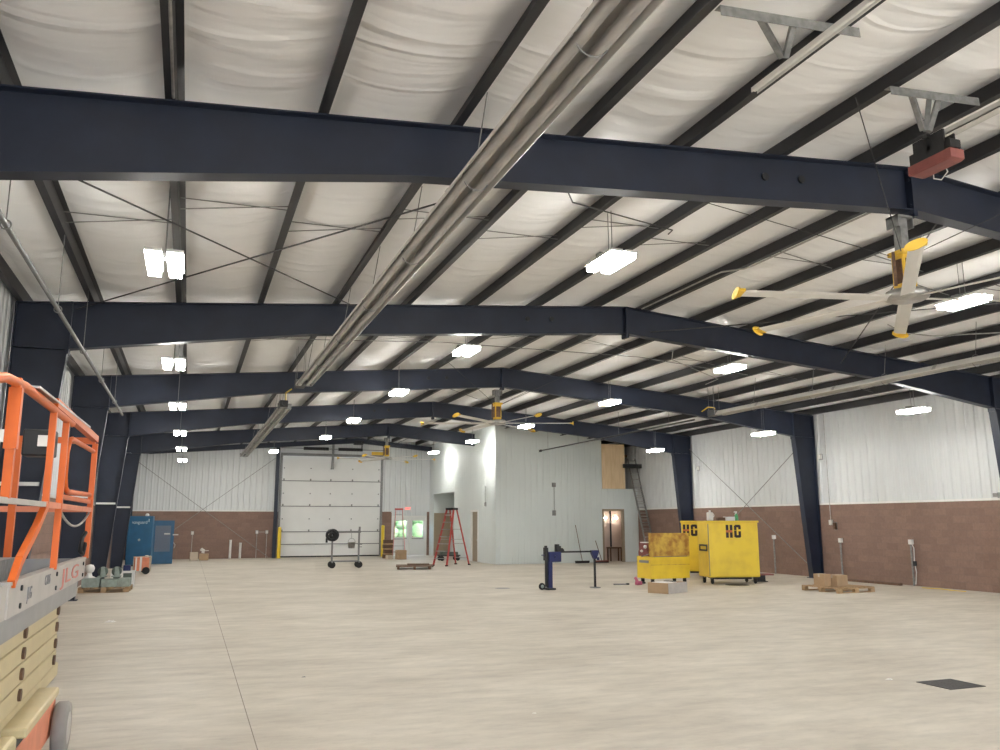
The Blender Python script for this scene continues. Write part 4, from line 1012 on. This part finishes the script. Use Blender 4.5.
# things on the job box top
def ontop(u, v):
    a = R(-13); return (14.93 + u * math.cos(a) - v * math.sin(a), 21.78 + u * math.sin(a) + v * math.cos(a), 1.903)
t = thing('white_jug', ontop(.28, .5), 'white plastic jug on top of the yellow job box', 'jug')
b = MB(); b.box(-.09, .09, -.07, .07, 0, .26); b.build('jug_body', 'off_white', t, .03); MB().cyl((0, 0, .25), (0, 0, .32), .035, n=12).build('cap', 'off_white', t)
MB().torus((.09, 0, .16), .06, .014, 'y', 14, 6).build('handle', 'off_white', t)
carton(ontop(.60, .45), .24, .2, .10, R(-13), 'small dark brown box on the job box between jug and white box', 'dkwood', False, 'small_box')
carton(ontop(.88, .45), .30, .22, .12, R(-10), 'small white box on top of the job box', 'off_white', False, 'small_box')
t = thing('spray_bottle', ontop(1.12, .45), 'green labelled spray bottle on top of the yellow job box', 'bottle')
MB().lathe([(.001, 0), (.055, 0), (.06, .02), (.06, .14), (.03, .2), (.02, .23)], (0, 0, 0), 16).build('bottle_body', 'green', t)
b = MB(); b.box(-.07, .03, -.02, .02, .25, .29); b.cyl((0, 0, .22), (0, 0, .26), .024, n=10); b.prism([(-.03, .25), (-.05, .18), (-.04, .18), (-.01, .25)], 'y', -.01, .01); b.build('trigger_head', 'off_white', t)

# open gang box
t = thing('open_tool_box', (13.32, 22.5, 0), 'low open yellow tool box with rusty raised lid on casters', 'tool box', R(3))
W_, D_ = 1.42, .78
b = MB(); b.box(0, W_, 0, .03, .18, .82); b.box(0, W_, D_ - .03, D_, .18, .82); b.box(0, .03, .03, D_ - .03, .18, .82); b.box(W_ - .03, W_, .03, D_ - .03, .18, .82); b.box(0, W_, 0, D_, .15, .19)
b.build('body', 'box_yellow', t, .008)
b = MB(); b.box(0.0, W_, -.012, 0, .56, .575); b.box(0.0, W_, -.012, 0, .80, .815); b.build('seam_ridge', 'rust', t)
b = MB(); b.box(0, W_, -.03, .0, .825, 1.525); b.box(0, W_, .0, .10, 1.49, 1.525); b.box(0, .03, 0, .10, .83, 1.5); b.box(W_ - .03, W_, 0, .1, .83, 1.5)
ld = b.build('lid', 'rust', t, .006)
b = MB(); b.cyl((.1, -.01, .822), (W_ - .1, -.01, .822), .014, n=8); b.build('hinge', 'seam', ld)
b = MB(); b.bar((-.012, .06, .9), (-.012, .5, .8), .02); b.build('lid_stay', 'seam', t)
b = MB(); b.box(.04, W_ - .04, .2, D_ - .04, .3, .98); b.box(.05, .5, .25, D_ - .06, .98, 1.22); b.build('tool_tray', 'red_box', t)
b = MB(); b.lathe([(.001, 0), (.05, .02), (.06, .06), (.04, .1), (.001, .11)], (.02, .32, 1.05), 10); b.lathe([(.001, 0), (.05, .02), (.05, .06), (.001, .09)], (.02, .52, .93), 10); b.box(.02, .42, .3, .6, 1.221, 1.25); b.build('white_items', 'paper', t)
b = MB(); b.box(-.02, 0, .12, .62, .62, .70); b.build('side_handle', 'seam', t)
for x in (.12, W_ - .12):
    for y in (.12, D_ - .12): caster(t, x, y, .07, .16)
t = thing('flat_carton', (12.22, 19.82, 0), 'low carton with one brown side and one grey side before the open tool box', 'box', R(26))
b = MB(); b.box(-.47, .47, -.32, .32, 0, .27); b.build('box_body', 'card', t, .004)
b = MB(); b.box(-.47, .47, -.323, -.32, 0, .272); b.build('grey_side', 'lift_grey', t)
b = MB(); b.box(-.38, .1, -.24, .24, .27, .278); b.build('paper_sheet', 'paper', t); b = MB(); b.box(.14, .3, -.1, .2, .27, .29); b.build('dark_patch', 'black', t)
t = thing('pink_hand_tool', (12.88, 22.45, 0), 'pink hand tool lying on the floor beside the open tool box', 'tool', R(20))
MB().box(-.16, .06, -.06, .06, 0, .11).build('tool_body', 'pink', t, .02); MB().bar((-.1, 0, .1), (-.2, .0, .22), .06).build('tool_handle', 'pink', t); MB().cyl((.06, 0, .06), (.24, 0, .05), .03, n=10).build('tool_nose', 'black', t)
t = thing('flat_bar_tool', (12.32, 22.6, 0), 'flat dark hand tool lying on the floor before the office wall', 'tool', R(-12))
MB().box(-.22, .16, -.05, .05, 0, .04).build('blade', 'seam', t, .008); MB().box(.16, .26, -.03, .03, 0, .05).build('tool_handle', 'black', t, .01)
t = thing('black_stand', (17.0, 22.3, 0), 'low black stand with reddish top beside the yellow job box', 'stand', R(-13))
MB().box(-.12, .5, -.22, .22, .20, .24).build('stand_top', 'red_box', t); MB().box(-.02, .24, -.16, .16, .02, .20).build('stand_body', 'black', t); MB().box(-.06, .3, -.2, .2, 0, .02).build('stand_foot', 'black', t)
b = MB(); b.lathe([(.001, .012), (.33, .012), (.36, 0)], (0, 0, 0), 28); o = b.build('dark_disc', 'black'); o.location = (15.55, 21.3, 0.001); tag(o, 'dark round disc on the floor below the tall job box', 'cover')  # flat black disc on the floor below the job box

# floor drain near the viewer, small covers and scraps
t = thing('floor_drain', (8.47, 7.625, 0), 'dark square floor drain grate set in the concrete', 'drain')
b = MB(); b.box(-.27, .27, -.24, -.21, .001, .008); b.box(-.27, .27, .21, .24, .001, .008); b.box(-.27, -.24, -.21, .21, .001, .008); b.box(.24, .27, -.21, .21, .001, .008); b.build('drain_frame', 'grate', t)
b = MB()
for k in range(13): b.box(-.24 + .037 * k, -.24 + .037 * k + .03, -.21, .21, .002, .006)
b.build('drain_grate', 'grate', t)
MB().box(-.24, .24, -.21, .21, .0005, .0015).build('drain_pit', 'black', t)
b = MB(); b.lathe([(.001, .004), (.20, .004), (.22, 0)], (0, 0, 0), 24); o = b.build('floor_cover', 'seam'); o.location = (8.55, 22.7, .001); tag(o, 'grey round cover on the floor in front of the blue machine', 'cover')
def scrap(loc, s, lab, m='paper', seed=0):
    rr = random.Random(seed); n = 9
    b = MB(); vs = []; 
    ring = [(s * rr.uniform(.5, 1) * math.cos(2 * PI * k / n), s * .6 * rr.uniform(.5, 1) * math.sin(2 * PI * k / n)) for k in range(n)]
    b._add([(x, y, 0) for x, y in ring] + [(x * .5, y * .5, s * rr.uniform(.12, .3)) for x, y in ring] + [(0, 0, s * .22)],
           [(k, (k + 1) % n, n + (k + 1) % n, n + k) for k in range(n)] + [(n + k, n + (k + 1) % n, 2 * n) for k in range(n)] + [tuple(reversed(range(n)))])
    o = b.build('paper_scrap', m); o.location = loc; tag(o, lab, 'scrap')
scrap((-1.27, 17.9, 0), .14, 'white paper scrap on the floor past the orange lift', seed=1)
scrap((8.04, 8.12, 0), .06, 'tiny white scrap on the floor beside the drain grate', seed=2)
scrap((1.45, 10.8, 0), .035, 'tiny dark crumb on the open floor', 'seam', seed=3)
scrap((3.35, 8.0, 0), .03, 'tiny white crumb on the floor near the viewer', seed=4)

# ------------------------------------------------------------------ wall fittings on the brick wall
xw = XR - .001
def wpost(y, z, lab):
    t = thing('pipe_post', (xw, y, 0), lab, 'pipe')
    MB().cyl((-.06, 0, 0), (-.06, 0, z), .03, n=10).build('pipe_run', 'galv_dull', t)
    MB().box(-.09, 0, -.06, .06, z - .08, z + .06).build('box_body', 'off_white', t)
    return t
wpost(25.3, 1.32, 'wall pipe with white box behind the low black stand')
wpost(21.96, 1.27, 'wall pipe with white box behind the pallet with cartons')
t = wpost(19.1, 1.28, 'wall pipe with white box and dangling cord, alone on the brick wall')
b = MB(); b.tube([(-.08, -.04, 1.25), (-.1, -.14, 1.1), (-.1, -.12, .7), (-.1, -.16, .4), (-.1, -.1, .05)], .012); b.build('cord', 'off_white', t); MB().box(-.14, -.07, -.17, -.10, .58, .72).build('plug', 'black', t)
wall_box('switch_box', (xw, 22.36, 1.84), 'white switch box on the brick wall with conduit rising to the eave', .12, .16, .07, 'off_white', nx=-1, ny=0, rise=3.65)
wall_box('control_box', (xw, 22.18, 1.72), 'small dark control box beside the white switch box on brick', .10, .22, .08, 'dkwood', nx=-1, ny=0)
wall_box('sensor_box', (XR - .03, 22.62, 4.05), 'small white sensor high on the siding past the cartons column', .14, .16, .08, 'off_white', nx=-1, ny=0)
wall_box('sensor_box', (XR - .03, 29.95, 4.1), 'small white sensor high on the siding by the ladder column', .14, .16, .08, 'off_white', nx=-1, ny=0)
wall_box('cable_bracket', (XR - .03, 15.9, 2.56), 'small grey bracket at the siding sill by the brick wall end', .4, .1, .2, 'galv_dull', nx=-1, ny=0)

# ------------------------------------------------------------------ world, camera, render look
wd_ = bpy.data.worlds.new('sky'); scn.world = wd_; wd_.use_nodes = True
nt = wd_.node_tree; bg = nt.nodes['Background']
sk = nt.nodes.new('ShaderNodeTexSky'); sk.sky_type = 'HOSEK_WILKIE'; sk.turbidity = 4; sk.sun_direction = (.4, .5, .75)
nt.links.new(sk.outputs[0], bg.inputs['Color']); bg.inputs['Strength'].default_value = 18.0

su = bpy.data.lights.new('sun', 'SUN'); su.energy = 15.0; su.angle = R(1.0); su.color = (1, .96, .90)
so_ = bpy.data.objects.new('sun', su); col.objects.link(so_); so_.location = (8, -30, 40); so_.rotation_euler = (R(42), 0, R(8))

H, f_, yaw, pit, rol = 1.883, 822.24, .3575, .1764, -.0013
cy, sy, cp, sp, cr, sr = math.cos(yaw), math.sin(yaw), math.cos(pit), math.sin(pit), math.cos(rol), math.sin(rol)
Rg = Vector((cy, -sy, 0)); Fh = Vector((sy, cy, 0))
Fw = cp * Fh + Vector((0, 0, sp)); U = -sp * Fh + Vector((0, 0, cp))
A = cr * Rg + sr * U; V = -sr * Rg + cr * U
cam = bpy.data.cameras.new('camera'); co = bpy.data.objects.new('camera', cam); col.objects.link(co)
cam.sensor_width = 36; cam.lens = 36 * f_ / 1000; cam.clip_end = 300; cam.clip_start = .05
Mx = Matrix((A, V, -Fw)).transposed().to_4x4(); Mx.translation = Vector((0, 0, H)); co.matrix_world = Mx
scn.camera = co
scn.view_settings.view_transform = 'Standard'; scn.view_settings.look = 'None'; scn.view_settings.gamma = 1
scn.view_settings.use_curve_mapping = False
scn.view_settings.exposure = 0.74
scn.cycles.max_bounces = 10; scn.cycles.diffuse_bounces = 6; scn.cycles.glossy_bounces = 3
scn.cycles.use_denoising = True
scn.cycles.sample_clamp_indirect = 8
